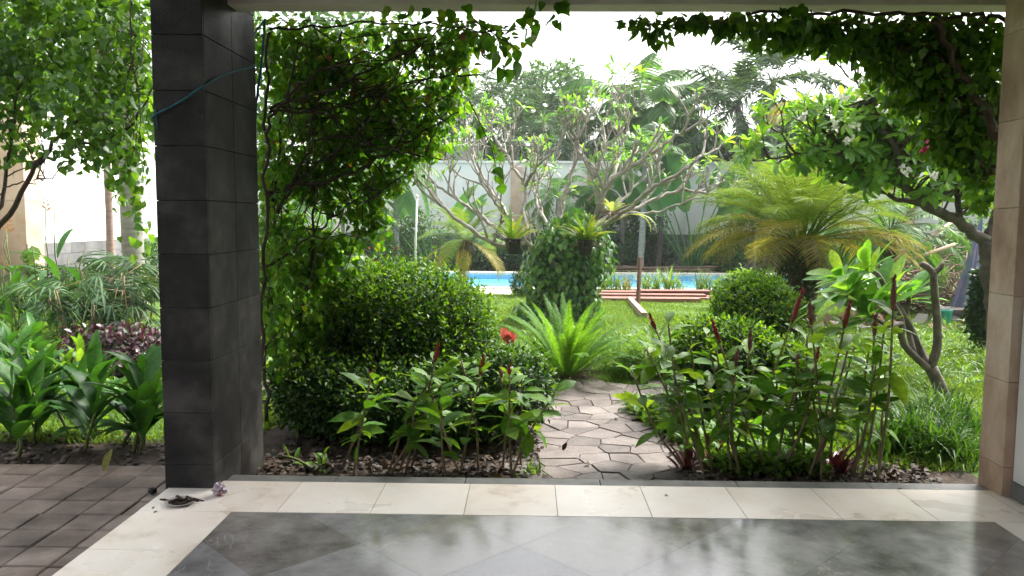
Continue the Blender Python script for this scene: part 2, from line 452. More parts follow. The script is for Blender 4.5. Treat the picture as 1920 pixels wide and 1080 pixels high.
class MB:
    def __init__(self):
        self.v, self.f, self.n = [], [], 0
        self.hard = False

    def add(self, verts, faces, mat=0):
        verts = np.asarray(verts, float).reshape(-1, 3)
        for fa in faces:
            fa = np.asarray(fa, np.int64)
            if fa.size:
                self.f.append((fa + self.n, mat))
        self.v.append(verts)
        self.n += len(verts)

    def box(self, a, b, mat=0):
        self.hard = True
        x0, y0, z0 = a
        x1, y1, z1 = b
        v = [(x0, y0, z0), (x1, y0, z0), (x1, y1, z0), (x0, y1, z0), (x0, y0, z1), (x1, y0, z1), (x1, y1, z1), (x0, y1, z1)]
        self.add(v, [[(0, 3, 2, 1), (4, 5, 6, 7), (0, 1, 5, 4), (1, 2, 6, 5), (2, 3, 7, 6), (3, 0, 4, 7)]], mat)

    def obox(self, c, ax, half, mat=0):
        """Oriented box: centre, 3 axes, half sizes."""
        self.hard = True
        c = np.asarray(c, float)
        ax = [unit(np.asarray(a, float)) * h for a, h in zip(ax, half)]
        s = [(-1, -1, -1), (1, -1, -1), (1, 1, -1), (-1, 1, -1), (-1, -1, 1), (1, -1, 1), (1, 1, 1), (-1, 1, 1)]
        v = [c + ax[0] * i + ax[1] * j + ax[2] * k for i, j, k in s]
        self.add(v, [[(0, 3, 2, 1), (4, 5, 6, 7), (0, 1, 5, 4), (1, 2, 6, 5), (2, 3, 7, 6), (3, 0, 4, 7)]], mat)

    def tube(self, pts, rad, sides=6, mat=0, cap=True):
        pts = np.asarray(pts, float)
        n = len(pts)
        rad = np.broadcast_to(np.asarray(rad, float), (n,))
        tan = unit(np.gradient(pts, axis=0))
        ref = np.array([1.0, 0, 0]) if abs(tan[0][0]) < 0.9 else np.array([0, 1.0, 0])
        u = unit(np.cross(tan[0], ref))
        a = np.linspace(0, 2 * math.pi, sides, endpoint=False)
        V = np.empty((n, sides, 3))
        for i in range(n):
            u = unit(u - tan[i] * np.dot(u, tan[i]))
            w2 = np.cross(tan[i], u)
            V[i] = pts[i] + rad[i] * (np.cos(a)[:, None] * u + np.sin(a)[:, None] * w2)
        idx = np.arange(n * sides).reshape(n, sides)
        q = np.stack([idx[:-1], np.roll(idx[:-1], -1, 1), np.roll(idx[1:], -1, 1), idx[1:]], -1).reshape(-1, 4)
        fs = [q]
        if cap:
            fs += [idx[0][::-1][None, :], idx[-1][None, :]]
        self.add(V.reshape(-1, 3), fs, mat)

    def lathe(self, c, prof, sides=20, mat=0, axis=None):
        """prof: list of (r, h) along the axis from c."""
        c = np.asarray(c, float)
        w3 = unit(np.asarray(axis if axis is not None else (0, 0, 1), float))
        ref = np.array([1.0, 0, 0]) if abs(w3[0]) < 0.9 else np.array([0, 1.0, 0])
        u = unit(np.cross(w3, ref))
        v = np.cross(w3, u)
        a = np.linspace(0, 2 * math.pi, sides, endpoint=False)
        P = np.array(prof, float)
        V = c + P[:, None, 1:2] * w3 + P[:, None, 0:1] * (np.cos(a)[None, :, None] * u + np.sin(a)[None, :, None] * v)
        idx = np.arange(len(P) * sides).reshape(len(P), sides)
        q = np.stack([idx[:-1], np.roll(idx[:-1], -1, 1), np.roll(idx[1:], -1, 1), idx[1:]], -1).reshape(-1, 4)
        self.add(V.reshape(-1, 3), [q, idx[0][::-1][None, :], idx[-1][None, :]], mat)

    def leaves(self, T, pos, dirs, nrm, size, wid=1.0, mat=0):
        tv, fs = T
        pos = np.asarray(pos, float).reshape(-1, 3)
        N = len(pos)
        if N == 0:
            return
        y = unit(np.broadcast_to(np.asarray(dirs, float), (N, 3)))
        z = np.broadcast_to(np.asarray(nrm, float), (N, 3))
        x = np.cross(y, z)
        bad = np.linalg.norm(x, axis=1) < 1e-4
        if bad.any():
            x = x.copy()
            x[bad] = np.cross(y[bad], np.array([0.31, 0.77, 0.55]))
        x = unit(x)
        z = np.cross(x, y)
        s = np.broadcast_to(np.asarray(size, float), (N,))[:, None, None]
        wd = np.broadcast_to(np.asarray(wid, float), (N,))[:, None, None]
        V = pos[:, None, :] + s * (tv[None, :, 0:1] * wd * x[:, None] + tv[None, :, 1:2] * y[:, None] + tv[None, :, 2:3] * z[:, None])
        k = len(tv)
        off = (np.arange(N) * k)[:, None, None]
        self.add(V.reshape(-1, 3), [(f[None] + off).reshape(-1, f.shape[1]) for f in fs], mat)

    def build(self, name, mats, parent=None, smooth=None, origin=None):
        if not isinstance(mats, (list, tuple)):
            mats = [mats]
        me = bpy.data.meshes.new(name)
        V = np.concatenate(self.v) if self.v else np.zeros((0, 3))
        o = np.zeros(3)
        if parent is not None:
            o = ORI.get(parent.name, o)
        elif origin is not None:
            o = np.asarray(origin, float)
        V = V - o
        me.vertices.add(len(V))
        me.vertices.foreach_set('co', V.astype(np.float32).ravel())
        loops = np.concatenate([f.ravel() for f, _ in self.f])
        tot = np.concatenate([np.full(len(f), f.shape[1]) for f, _ in self.f])
        mi = np.concatenate([np.full(len(f), m) for f, m in self.f])
        me.loops.add(len(loops))
        me.loops.foreach_set('vertex_index', loops.astype(np.int32))
        me.polygons.add(len(tot))
        start = np.concatenate([[0], np.cumsum(tot)[:-1]])
        me.polygons.foreach_set('loop_start', start.astype(np.int32))
        me.polygons.foreach_set('material_index', mi.astype(np.int32))
        if smooth is None:
            smooth = not self.hard
        me.polygons.foreach_set('use_smooth', np.full(len(tot), smooth, bool))
        for m in mats:
            me.materials.append(MT[m] if isinstance(m, str) else m)
        me.update(calc_edges=True)
        ob = bpy.data.objects.new(name, me)
        COL.objects.link(ob)
        if parent is not None:
            ob.parent = parent
            ORI[ob.name] = o
        else:
            ob.location = o
            ORI[ob.name] = o
        return ob


def tag(o, label, cat=None, group=None, kind=None):
    if label:
        o['label'] = label
    if cat:
        o['category'] = cat
    if group:
        o['group'] = group
    if kind:
        o['kind'] = kind
    return o


def thing(name, loc, label, cat, group=None):
    o = bpy.data.objects.new(name, None)
    o.empty_display_size = 0.1
    o.location = loc
    COL.objects.link(o)
    ORI[o.name] = np.asarray(loc, float)
    return tag(o, label, cat, group)


def struct(name, mb, mat, smooth=False):
    o = mb.build(name, mat, smooth=smooth)
    o['kind'] = 'structure'
    return o


def bevel(o, w=0.004, seg=2):
    m = o.modifiers.new('bevel', 'BEVEL')
    m.width = w
    m.segments = seg
    m.limit_method = 'ANGLE'
    m.angle_limit = math.radians(40)
    return o


# ------------------------------------------------------------------ leaf shapes


def tmpl(prof, fold=0.25, curl=0.15, x0=0.0):
    """Leaf along +Y, face +Z: midrib plus two edges; prof = (t, half width)."""
    v, rows = [], []
    for t, hw in prof:
        z = -curl * t * t
        if hw < 1e-6:
            rows.append((len(v),))
            v.append((0, t, z))
        else:
            rows.append((len(v), len(v) + 1, len(v) + 2))
            v += [(-hw, t - hw * x0, z + hw * fold), (0, t, z), (hw, t - hw * x0, z + hw * fold)]
    q, tr = [], []
    for a, b in zip(rows[:-1], rows[1:]):
        if len(a) == 3 and len(b) == 3:
            q += [(a[0], a[1], b[1], b[0]), (a[1], a[2], b[2], b[1])]
        elif len(a) == 1 and len(b) == 3:
            tr += [(a[0], b[1], b[0]), (a[0], b[2], b[1])]
        elif len(a) == 3 and len(b) == 1:
            tr += [(a[0], a[1], b[0]), (a[1], a[2], b[0])]
    fs = []
    if q:
        fs.append(np.array(q))
    if tr:
        fs.append(np.array(tr))
    return np.array(v, float), fs


T_HEART = tmpl([(0, 0), (.03, .24), (.18, .40), (.42, .38), (.68, .22), (.88, .07), (1, 0)], .22, .22, .12)
T_OVAL = tmpl([(0, 0), (.22, .20), (.5, .27), (.78, .17), (1, 0)], .25, .2)
T_SMALL = tmpl([(0, 0), (.45, .26), (1, 0)], .25, .12)
T_LANCE = tmpl([(0, 0), (.14, .07), (.4, .15), (.65, .15), (.86, .07), (1, 0)], .28, .28)
T_FRANG = tmpl([(0, 0), (.2, .07), (.5, .14), (.72, .155), (.9, .09), (1, 0)], .22, .22)
T_BROAD = tmpl([(0, .02), (.12, .06), (.3, .13), (.55, .17), (.78, .12), (.92, .05), (1, 0)], .35, .45)
T_STRIP = tmpl([(0, .035), (.35, .05), (.7, .035), (1, 0)], .3, .25)
T_PINNA = tmpl([(0, .035), (.45, .05), (1, 0)], .25, .18)
T_BLADE = tmpl([(0, .05), (.5, .045), (1, 0)], .2, .45)
T_STRAP = tmpl([(0, .03), (.25, .055), (.5, .06), (.75, .045), (1, 0)], .35, .7)
T_BANANA = tmpl([(0, .02), (.08, .13), (.3, .19), (.6, .2), (.85, .13), (1, 0)], .2, .25)


def rnd(n, a=0.0, b=1.0):
    return RNG.uniform(a, b, n)


def rdir(n):
    return unit(RNG.normal(size=(n, 3)))


def cloud(lumps, n, shell=0.45):
    """Points in a union of ellipsoids (centre, (rx, ry, rz)), denser outside; also outward vectors."""
    vol = np.array([l[1][0] * l[1][1] * l[1][2] for l in lumps]) ** 0.8
    k = RNG.choice(len(lumps), n, p=vol / vol.sum())
    C = np.array([l[0] for l in lumps], float)[k]
    Rr = np.array([l[1] for l in lumps], float)[k]
    d = rdir(n)
    r = (shell ** 3 + (1 - shell ** 3) * rnd(n)) ** (1 / 3)
    r = r * (1 + 0.10 * RNG.normal(size=n))
    return C + d * Rr * r[:, None], d


def thin(p, scale, cut, seed=0):
    """Mask that opens gaps in foliage: cheap value noise from sines."""
    rs = np.random.default_rng(seed)
    s = np.zeros(len(p))
    for _ in range(5):
        k = rs.normal(size=3) * scale
        s += np.sin(p @ k + rs.uniform(0, 6.28))
    return s > cut


def foliage(mb, T, p, out, size, wid=1.0, up=0.4, droop=0.3, spread=0.9, mat=0):
    n = len(p)
    d = out * 0.7 + rdir(n) * spread + np.array([0, 0, -droop])
    nr = np.array([0, 0, 1.0]) * up + out * 0.5 + rdir(n) * 0.6
    mb.leaves(T, p, d, nr, size * RNG.uniform(0.65, 1.3, n), wid, mat)


def curve(a, b, n=6, sag=0.0, wob=0.05, bulge=None):
    a, b = np.asarray(a, float), np.asarray(b, float)
    t = np.linspace(0, 1, n)[:, None]
    p = a + (b - a) * t
    L = np.linalg.norm(b - a)
    w = RNG.normal(size=(n, 3)) * wob * L
    w[0] = w[-1] = 0
    p = p + w
    p[:, 2] -= sag * L * (4 * t * (1 - t))[:, 0]
    if bulge is not None:
        p += np.asarray(bulge) * (4 * t * (1 - t))
    return p


def spline(P, n=16):
    """Catmull-Rom through points."""
    P = np.asarray(P, float)
    Q = np.vstack([2 * P[0] - P[1], P, 2 * P[-1] - P[-2]])
    m = len(P) - 1
    outp = []
    for u in np.linspace(0, m, n):
        i = min(int(u), m - 1)
        t = u - i
        a, b, c, d = Q[i:i + 4]
        outp.append(0.5 * (2 * b + (c - a) * t + (2 * a - 5 * b + 4 * c - d) * t * t + (3 * b - 3 * c + d - a) * t ** 3))
    return np.array(outp)

# ------------------------------------------------------------------ ground
FZ = 0.15                      # porch floor level
PX0, PX1, PY0, PY1 = -3.4, 7.4, 18.7, 23.7    # pool


def clip(poly, p, n):
    """Keep the side of a polygon where (v - p).n <= 0."""
    r = []
    for i in range(len(poly)):
        a, b = poly[i], poly[(i + 1) % len(poly)]
        da = (a[0] - p[0]) * n[0] + (a[1] - p[1]) * n[1]
        db = (b[0] - p[0]) * n[0] + (b[1] - p[1]) * n[1]
        if da <= 0:
            r.append(a)
        if (da < 0 < db) or (db < 0 < da):
            t = da / (da - db)
            r.append((a[0] + (b[0] - a[0]) * t, a[1] + (b[1] - a[1]) * t))
    return r


g = MB()
B = 400
for a, b in (((-B, -B), (B, PY0)), ((-B, PY1), (B, B)), ((-B, PY0), (PX0, PY1)), ((PX1, PY0), (B, PY1))):
    g.add([(a[0], a[1], 0), (b[0], a[1], 0), (b[0], b[1], 0), (a[0], b[1], 0)], [[(0, 1, 2, 3)]])
struct('ground', g, 'lawn_soil')

bed = MB()


def bed_poly(pts, z):
    bed.add([(x, y, z) for x, y in pts], [[tuple(range(len(pts)))]])


bed_poly([(-1.9, 4.5), (.25, 4.5), (.1, 5.2), (.0, 6.0), (.0, 7.0), (-.6, 7.2), (-1.9, 6.6), (-2.2, 5.6)], .004)
bed_poly([(1.1, 4.5), (2.9, 4.5), (2.9, 5.6), (2.2, 5.9), (1.2, 6.0), (.95, 5.4)], .0045)
bed_poly([(-5.2, 5.05), (-2.1, 5.05), (-2.1, 5.7), (-5.2, 5.9)], .005)
struct('soil_bed', bed, 'soil')

# pool basin
p = MB()
p.add([(PX0, PY0, -1.4), (PX1, PY0, -1.4), (PX1, PY1, -1.4), (PX0, PY1, -1.4)], [[(0, 1, 2, 3)]])
ring = [(PX0, PY0), (PX1, PY0), (PX1, PY1), (PX0, PY1)]
for i in range(4):
    a, b = ring[i], ring[(i + 1) % 4]
    p.add([(a[0], a[1], -1.4), (b[0], b[1], -1.4), (b[0], b[1], .0), (a[0], a[1], .0)], [[(0, 1, 2, 3)]])
struct('pool_basin', p, 'pool_tile')
p = MB()
p.add([(PX0, PY0, -.15), (PX1, PY0, -.15), (PX1, PY1, -.15), (PX0, PY1, -.15)], [[(0, 1, 2, 3)]])
struct('water', p, 'water')
p = MB()
cw = .38
for i in range(int((PX1 - PX0) / .5) + 1):
    x0 = PX0 - .02 + i * .5
    p.box((x0 + .004, PY1 - .02, -.03), (x0 + .494, PY1 + cw, .05))
    p.box((x0 + .004, PY0 - cw, -.03), (x0 + .494, PY0 + .02, .05))
for i in range(10):
    y0 = PY0 + .04 + i * .5
    p.box((PX0 - cw, y0 + .004, -.03), (PX0 + .02, y0 + .48, .05))
    p.box((PX1 - .02, y0 + .004, -.03), (PX1 + cw, y0 + .48, .05))
bevel(struct('pool_coping', p, 'coping'), .012)
# paved strip from the near left corner of the pool
p = MB()
for i in range(7):
    for j in range(3):
        x0, y0 = -3.3 + i * .42, 17.0 + j * .42
        p.box((x0 + .006, y0 + .006, -.02), (x0 + .414, y0 + .414, .03))
bevel(struct('pool_deck', p, 'coping'), .008)

# porch floor
p = MB()
p.box((-1.985, -6.0, -.2), (6.5, 4.415, FZ - .004), 0)
struct('porch_slab', p, 'grout_dark')
tiles = MB()
gap = .0018
XJ = [-1.985] + [.16 + .478 * k for k in range(-4, 7)]
XJ = [x for x in XJ if x <= 2.9]
for a, b in zip(XJ[:-1], XJ[1:]):
    tiles.box((a + gap, 3.935 + gap, FZ - .006), (b - gap, 4.41, FZ))
tiles.box((XJ[-1] + gap, 3.935 + gap, FZ - .006), (3.4, 4.41, FZ))
yj = 3.935
for k in range(16):
    tiles.box((-1.98, yj - .478 + gap, FZ - .006), (-1.505, yj - gap, FZ))
    tiles.box((2.345, yj - .478 + gap, FZ - .006), (2.82, yj - gap, FZ))
    yj -= .478
struct('porch_tile_border', tiles, 'cream_tile')
dm = [MB(), MB()]
s = .52
c45 = math.sqrt(.5)
rx0, rx1, ry0, ry1 = -1.503, 2.343, -4.0, 3.933
for i in range(-16, 17):
    for j in range(-16, 17):
        cx, cyy = -1.5 + (i - j) * s * c45, 3.93 + (i + j) * s * c45
        h = s / 2 - .0008
        poly = []
        for u, v in ((-h, -h), (h, -h), (h, h), (-h, h)):
            poly.append((cx + (u - v) * c45, cyy + (u + v) * c45))
        for pp, nn in (((rx0, 0), (-1, 0)), ((rx1, 0), (1, 0)), ((0, ry0), (0, -1)), ((0, ry1), (0, 1))):
            poly = clip(poly, pp, nn) if len(poly) > 2 else []
        if len(poly) > 2:
            k = 1 if (i * 7 + j * 3 + (i * j) % 3) % 5 in (0, 2) else 0
            dm[k].add([(x, y, FZ - .001) for x, y in poly], [[tuple(range(len(poly)))]])
struct('porch_floor', dm[0], 'marble_grey')
struct('porch_floor_brown', dm[1], 'marble_brown').name = 'porch_floor'
# dark stone step edge
p = MB()
xs = [-1.72, -1.1, -.35, .42, 1.2, 1.95, 2.62]
for a, b in zip(xs[:-1], xs[1:]):
    p.box((a + .001, 4.418, -.1), (b - .001, 4.535, FZ - .004))
bevel(struct('step', p, 'step_stone'), .006)

# paver yard on the left
p = MB()
p.add([(-9, -2, .012), (-1.99, -2, .012), (-1.99, 5.0, .012), (-9, 5.0, .012)], [[(0, 1, 2, 3)]])
struct('yard_base', p, 'soil')
p = MB()
ca, sa = math.cos(math.radians(-6)), math.sin(math.radians(-6))
for i in range(34):
    for j in range(24):
        cx, cyy = -2.1 - i * .215, 4.92 - j * .215
        if cx < -6.9 or cyy < 1.6:
            continue
        h = .1045
        z = .036 + RNG.normal() * .0025
        tx, ty = RNG.normal(size=2) * .006
        V = []
        for u, v in ((-h, -h), (h, -h), (h, h), (-h, h)):
            V.append((cx + u, cyy + v, z - .02))
        hi = h - .007
        for u, v in ((-h, -h), (h, -h), (h, h), (-h, h)):
            V.append((cx + u, cyy + v, z - .006))
        for u, v in ((-hi, -hi), (hi, -hi), (hi, hi), (-hi, hi)):
            V.append((cx + u, cyy + v, z + u * tx + v * ty))
        p.add(V, [[(0, 1, 5, 4), (1, 2, 6, 5), (2, 3, 7, 6), (3, 0, 4, 7), (4, 5, 9, 8), (5, 6, 10, 9), (6, 7, 11, 10), (7, 4, 8, 11), (8, 9, 10, 11)]])
struct('paved_yard', p, 'paver')

# crazy paved path: Voronoi stones cut from the plan of the path
left = [(-.06, 4.5), (-.05, 5.0), (.0, 6.3), (.03, 7.0), (-.5, 7.15), (-3.6, 7.3)]
right = [(1.26, 4.5), (1.2, 5.0), (1.1, 5.6), (.98, 6.3), (.86, 6.85), (1.0, 7.05), (1.5, 7.25), (3.0, 7.2)]
PATH = left + [(-3.6, 8.1), (-1, 7.95), (.2, 7.75), (1.4, 7.9), (3.0, 7.9)] + right[::-1]


def inside(poly, x, y):
    c = False
    j = len(poly) - 1
    for i in range(len(poly)):
        xi, yi = poly[i]
        xj, yj2 = poly[j]
        if (yi > y) != (yj2 > y) and x < (xj - xi) * (y - yi) / (yj2 - yi) + xi:
            c = not c
        j = i
    return c


pm = MB()
pm.add([(x, y, .006) for x, y in PATH], [[tuple(range(len(PATH)))]])
struct('path_bed', pm, 'path_mortar')
seeds = []
for i in range(30):
    for j in range(18):
        seeds.append((-3.7 + i * .225 + (j % 2) * .11 + RNG.normal() * .06, 4.4 + j * .20 + RNG.normal() * .055))
pm = MB()
for k, (x, y) in enumerate(seeds):
    if not inside(PATH, x, y):
        continue
    poly = [(x - .5, y - .5), (x + .5, y - .5), (x + .5, y + .5), (x - .5, y + .5)]
    for q, (x2, y2) in enumerate(seeds):
        if q != k and abs(x2 - x) < .8 and abs(y2 - y) < .8:
            d = math.hypot(x2 - x, y2 - y)
            nn = ((x2 - x) / d, (y2 - y) / d)
            mid = (x + nn[0] * (d / 2 - .002), y + nn[1] * (d / 2 - .002))
            poly = clip(poly, mid, nn)
            if len(poly) < 3:
                break
    if len(poly) < 3:
        continue
    cx = sum(a for a, _ in poly) / len(poly)
    cyy = sum(b for _, b in poly) / len(poly)
    h = .022 + RNG.normal() * .002
    tx, ty = RNG.normal(size=2) * .008
    n = len(poly)
    V = [(a, b, 0) for a, b in poly] + [(a, b, h - .006) for a, b in poly]
    V += [(a + (cx - a) * .045, b + (cyy - b) * .045, h + (a - cx) * tx + (b - cyy) * ty) for a, b in poly]
    qs = []
    for i in range(n):
        e = (i + 1) % n
        qs += [(i, e, n + e, n + i), (n + i, n + e, 2 * n + e, 2 * n + i)]
    pm.add(V, [qs, [tuple(range(2 * n, 3 * n))]])
struct('path', pm, 'flagstone')

# ------------------------------------------------------------------ porch and house
hs = thing('house', (3.2, -2, 0), 'two storey house whose cream beam and white wall frame the covered porch', 'house')
p = MB()
p.box((-1.728, 4.65, 2.853), (3.6, 4.812, 3.5))
bevel(p.build('beam', 'beam_paint', hs), .006)
p = MB()
p.box((-2.6, 4.82, 3.62), (9.3, 6.6, 3.76))  # unseen overhang, added to keep sky light off the near planting
p.build('shade_slab', 'roof_dark', hs)
p = MB()
p.box((-2.3, -6, 3.3), (6, 4.65, 3.45))
p.build('ceiling', 'ceiling', hs)
p = MB()
p.box((2.655, -6, FZ), (2.9, 4.315, 3.3))
p.box((2.92, 4.1, 0), (9, 4.5, 3.44))
p.build('wall', 'plaster', hs)
p = MB()
p.box((-2.3, -6, 3.502), (9, 4.812, 7.0))
p.box((-6, -6.2, 0), (6, -6.002, 3.3))
p.build('upper_storey', 'roof_dark', hs)
p = MB()
p.box((2.635, -6, FZ + .0005), (2.653, 4.3, FZ + .09))
p.build('skirting', 'step_stone', hs)

pl = thing('stone_pillar', (-1.86, 4.69, 0), 'square pillar clad in dark basalt blocks, at the corner of the tiled porch', 'pillar')
p = MB()
p.box((-1.992, 4.288, 0), (-1.734, 5.092, 3.3))
p.build('core', 'grout_dark', pl)
p = MB()
zs = [.0, .283, .573, .863, 1.153, 1.443, 1.733, 2.023, 2.313, 2.603, 2.893, 3.18]
for k, (a, b) in enumerate(zip(zs[:-1], zs[1:])):
    a2, b2 = a + .0015, b - .0015
    p.box((-2.0, 4.28, a2), (-1.726, 4.30, b2))
    for y0, y1 in ((4.301, 4.70), (4.702, 5.1)):
        p.box((-1.746, y0, a2), (-1.726 + .001 * RNG.uniform(), y1, b2))
        p.box((-2.0, y0, a2), (-1.98, y1, b2))
    p.box((-1.979, 5.08, a2), (-1.747, 5.1, b2))
bevel(p.build('cladding', 'basalt', pl), .003)

pr = thing('stone_pier', (2.76, 4.45, 0), 'tan sandstone pier at the end of the white porch wall', 'pillar')
p = MB()
zs = [-.05, .31, .78, 1.25, 1.72, 2.19, 2.66, 3.3]
for k, (a, b) in enumerate(zip(zs[:-1], zs[1:])):
    p.box((2.6, 4.32, a + .001), (2.91, 4.55, b - .001))
bevel(p.build('cladding', 'tan_stone', pr), .003)

# ------------------------------------------------------------------ boundary walls


def block_base(mb, axis, fixed, a, b, h, t):
    """Courses of blocks along X ('x') or Y ('y')."""
    nz = 5
    for k in range(nz):
        z0, z1 = h * k / nz, h * (k + 1) / nz
        u = a - (k % 2) * .25
        while u < b:
            u0, u1 = max(u, a), min(u + .5, b)
            dp = RNG.uniform(0, .012)
            if u1 - u0 > .03:
                if axis == 'y':
                    x0, x1 = sorted((fixed, fixed + t + math.copysign(dp, t)))
                    mb.box((x0, u0 + .003, z0 + .003), (x1, u1 - .003, z1 - .003))
                else:
                    x0, x1 = sorted((fixed, fixed + t - dp))
                    mb.box((u0 + .003, x0, z0 + .003), (u1 - .003, x1, z1 - .003))
            u += .5


lw = thing('boundary_wall', (-9.4, 16, 0), 'white side wall on a grey block base, lit bright behind the garden palms', 'wall')
p = MB()
p.box((-9.6, 4, 0), (-9.3, 28.3, 3.55))
p.build('plaster_wall', 'plaster', lw)
p = MB()
block_base(p, 'y', -9.3, 4, 28, 1.12, .05)
p.build('block_base', 'block_grey', lw)
p = MB()
p.box((-9.66, 4, 3.552), (-9.24, 28.36, 3.63))
p.build('coping', 'beam_paint', lw)
for y in (13.75, 20.6):
    p = MB()
    p.box((-9.299, y, 0), (-8.72, y + .5, 1.9))
    p.box((-9.299, y, 1.903), (-8.72, y + .5, 3.5))
    bevel(p.build('pier', 'tan_pier', lw), .006)
bw = thing('boundary_wall', (2.5, 28.2, 0), 'long white back wall on a dark grey base beyond the swimming pool', 'wall')
p = MB()
p.box((-9.3, 28, 0), (14.4, 28.3, 3.55))
p.build('plaster_wall', 'plaster', bw)
p = MB()
block_base(p, 'x', 28, -9.24, 14.4, 1.12, -.05)
p.build('block_base', 'block_grey', bw)
p = MB()
p.box((-9.23, 27.94, 3.552), (14.4, 28.36, 3.63))
p.build('coping', 'plaster', bw)
for px in (968, 1112, 1705):
    x = gx(px, 27.7)
    p = MB()
    p.box((x - .2, 27.72, 0), (x + .2, 27.999, 3.4))
    bevel(p.build('pier', 'tan_pier', bw), .006)
rw = thing('boundary_wall', (14.6, 16, 0), 'white side wall behind the brush heap and the blue tarpaulin', 'wall')
p = MB()
p.box((14.4, 4, 0), (14.7, 28.3, 3.55))
p.build('plaster_wall', 'plaster', rw)
p = MB()
block_base(p, 'y', 14.4, 4, 28, 1.12, -.05)
p.build('block_base', 'block_grey', rw)

# neighbours beyond the back wall
nh = thing('neighbour_house', (2, 36, 0), 'pale low house with a railing, seen over the back wall', 'house')
p = MB()
p.box((-8, 35, 0), (3.6, 44, 4.1))
p.build('wall', 'roof_grey', nh)
p = MB()
p.box((-8.4, 34.7, 4.102), (4, 44.4, 4.75))
p.build('roof', 'plaster', nh)
p = MB()
for i in range(30):
    x = -1.4 + i * .15
    p.tube([(x, 34.4, 3.5), (x, 34.4, 4.5)], .012, 5)
p.box((-1.5, 34.38, 4.5), (3.1, 34.42, 4.54))
p.box((-1.5, 34.38, 3.6), (3.1, 34.42, 3.63))
p.build('railing', 'iron', nh)
nd = thing('neighbour_house', (10.5, 38, 0), 'dark roofed house hidden behind palms beyond the back wall', 'house')
p = MB()
p.box((6, 36, 0), (15, 42, 4.2))
p.build('wall', 'roof_dark', nd)
p = MB()
p.add([(5.4, 35.4, 4.15), (15.6, 35.4, 4.15), (15.6, 42.6, 4.15), (5.4, 42.6, 4.15), (7.8, 39, 5.6), (13.2, 39, 5.6)],
      [[(0, 1, 5, 4), (2, 3, 4, 5), (0, 3, 2, 1)], [(1, 2, 5), (3, 0, 4)]])
p.build('roof', 'roof_dark', nd, smooth=False)

# ------------------------------------------------------------------ plant builders


def shrub(name, base, lumps, n, label, cat='shrub', leaf='hedge_leaf', T=None, size=.045, wid=1.0, group=None, shell=.5,
          gaps=None, lit_tops=0, stems=6, stem_mat='dark_bark', up=.5, droop=.1, spread=.9, stem_r=.012, twigs=0, twig_r=.004):
    t = thing(name, base, label, cat, group)
    mb = MB()
    pts, out = cloud(lumps, n, shell)
    if gaps:
        k = thin(pts, gaps[0], gaps[1], int(abs(base[0] * 100)))
        pts, out = pts[k], out[k]
    k = pts[:, 2] > .02
    pts, out = pts[k], out[k]
    foliage(mb, T or T_SMALL, pts, out, size, wid, up, droop, spread)
    mb.build('foliage', leaf, t)
    if lit_tops:  # extra lighter leaves on upper surfaces, painting sun on the clipped tops
        q, o2 = cloud(lumps, lit_tops * 4, .97)
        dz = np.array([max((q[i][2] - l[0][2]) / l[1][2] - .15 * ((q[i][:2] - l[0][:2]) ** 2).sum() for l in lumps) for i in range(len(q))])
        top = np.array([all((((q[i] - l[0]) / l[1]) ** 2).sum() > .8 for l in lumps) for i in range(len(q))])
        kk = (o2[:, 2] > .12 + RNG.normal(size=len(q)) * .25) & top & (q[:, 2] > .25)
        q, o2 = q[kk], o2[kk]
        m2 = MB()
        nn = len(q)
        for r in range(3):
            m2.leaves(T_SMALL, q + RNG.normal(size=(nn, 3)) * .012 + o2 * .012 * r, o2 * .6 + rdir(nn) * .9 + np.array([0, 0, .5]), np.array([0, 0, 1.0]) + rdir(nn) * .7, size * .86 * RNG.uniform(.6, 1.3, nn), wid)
        m2.build('lit_top_leaves', 'lit_top_leaf', t)
    sb = MB()
    b = np.asarray(base, float)
    for i in range(stems):
        c, r = lumps[i % len(lumps)]
        e = np.asarray(c) + rdir(1)[0] * np.asarray(r) * .6
        s0 = b + np.array([RNG.normal() * .05 * stems ** .5, RNG.normal() * .05, 0])
        sb.tube(curve(s0, e, 6, -.08, .05), np.linspace(stem_r, stem_r * .35, 6), 5)
    for i in range(twigs):
        q = pts[RNG.integers(len(pts))]
        c, r = lumps[RNG.integers(len(lumps))]
        sb.tube(curve(np.asarray(c) + rdir(1)[0] * np.asarray(r) * .3, q, 5, -.1, .06), np.linspace(twig_r, twig_r * .4, 5), 4)
    if stems or twigs:
        sb.build('stem', stem_mat, t)
    return t


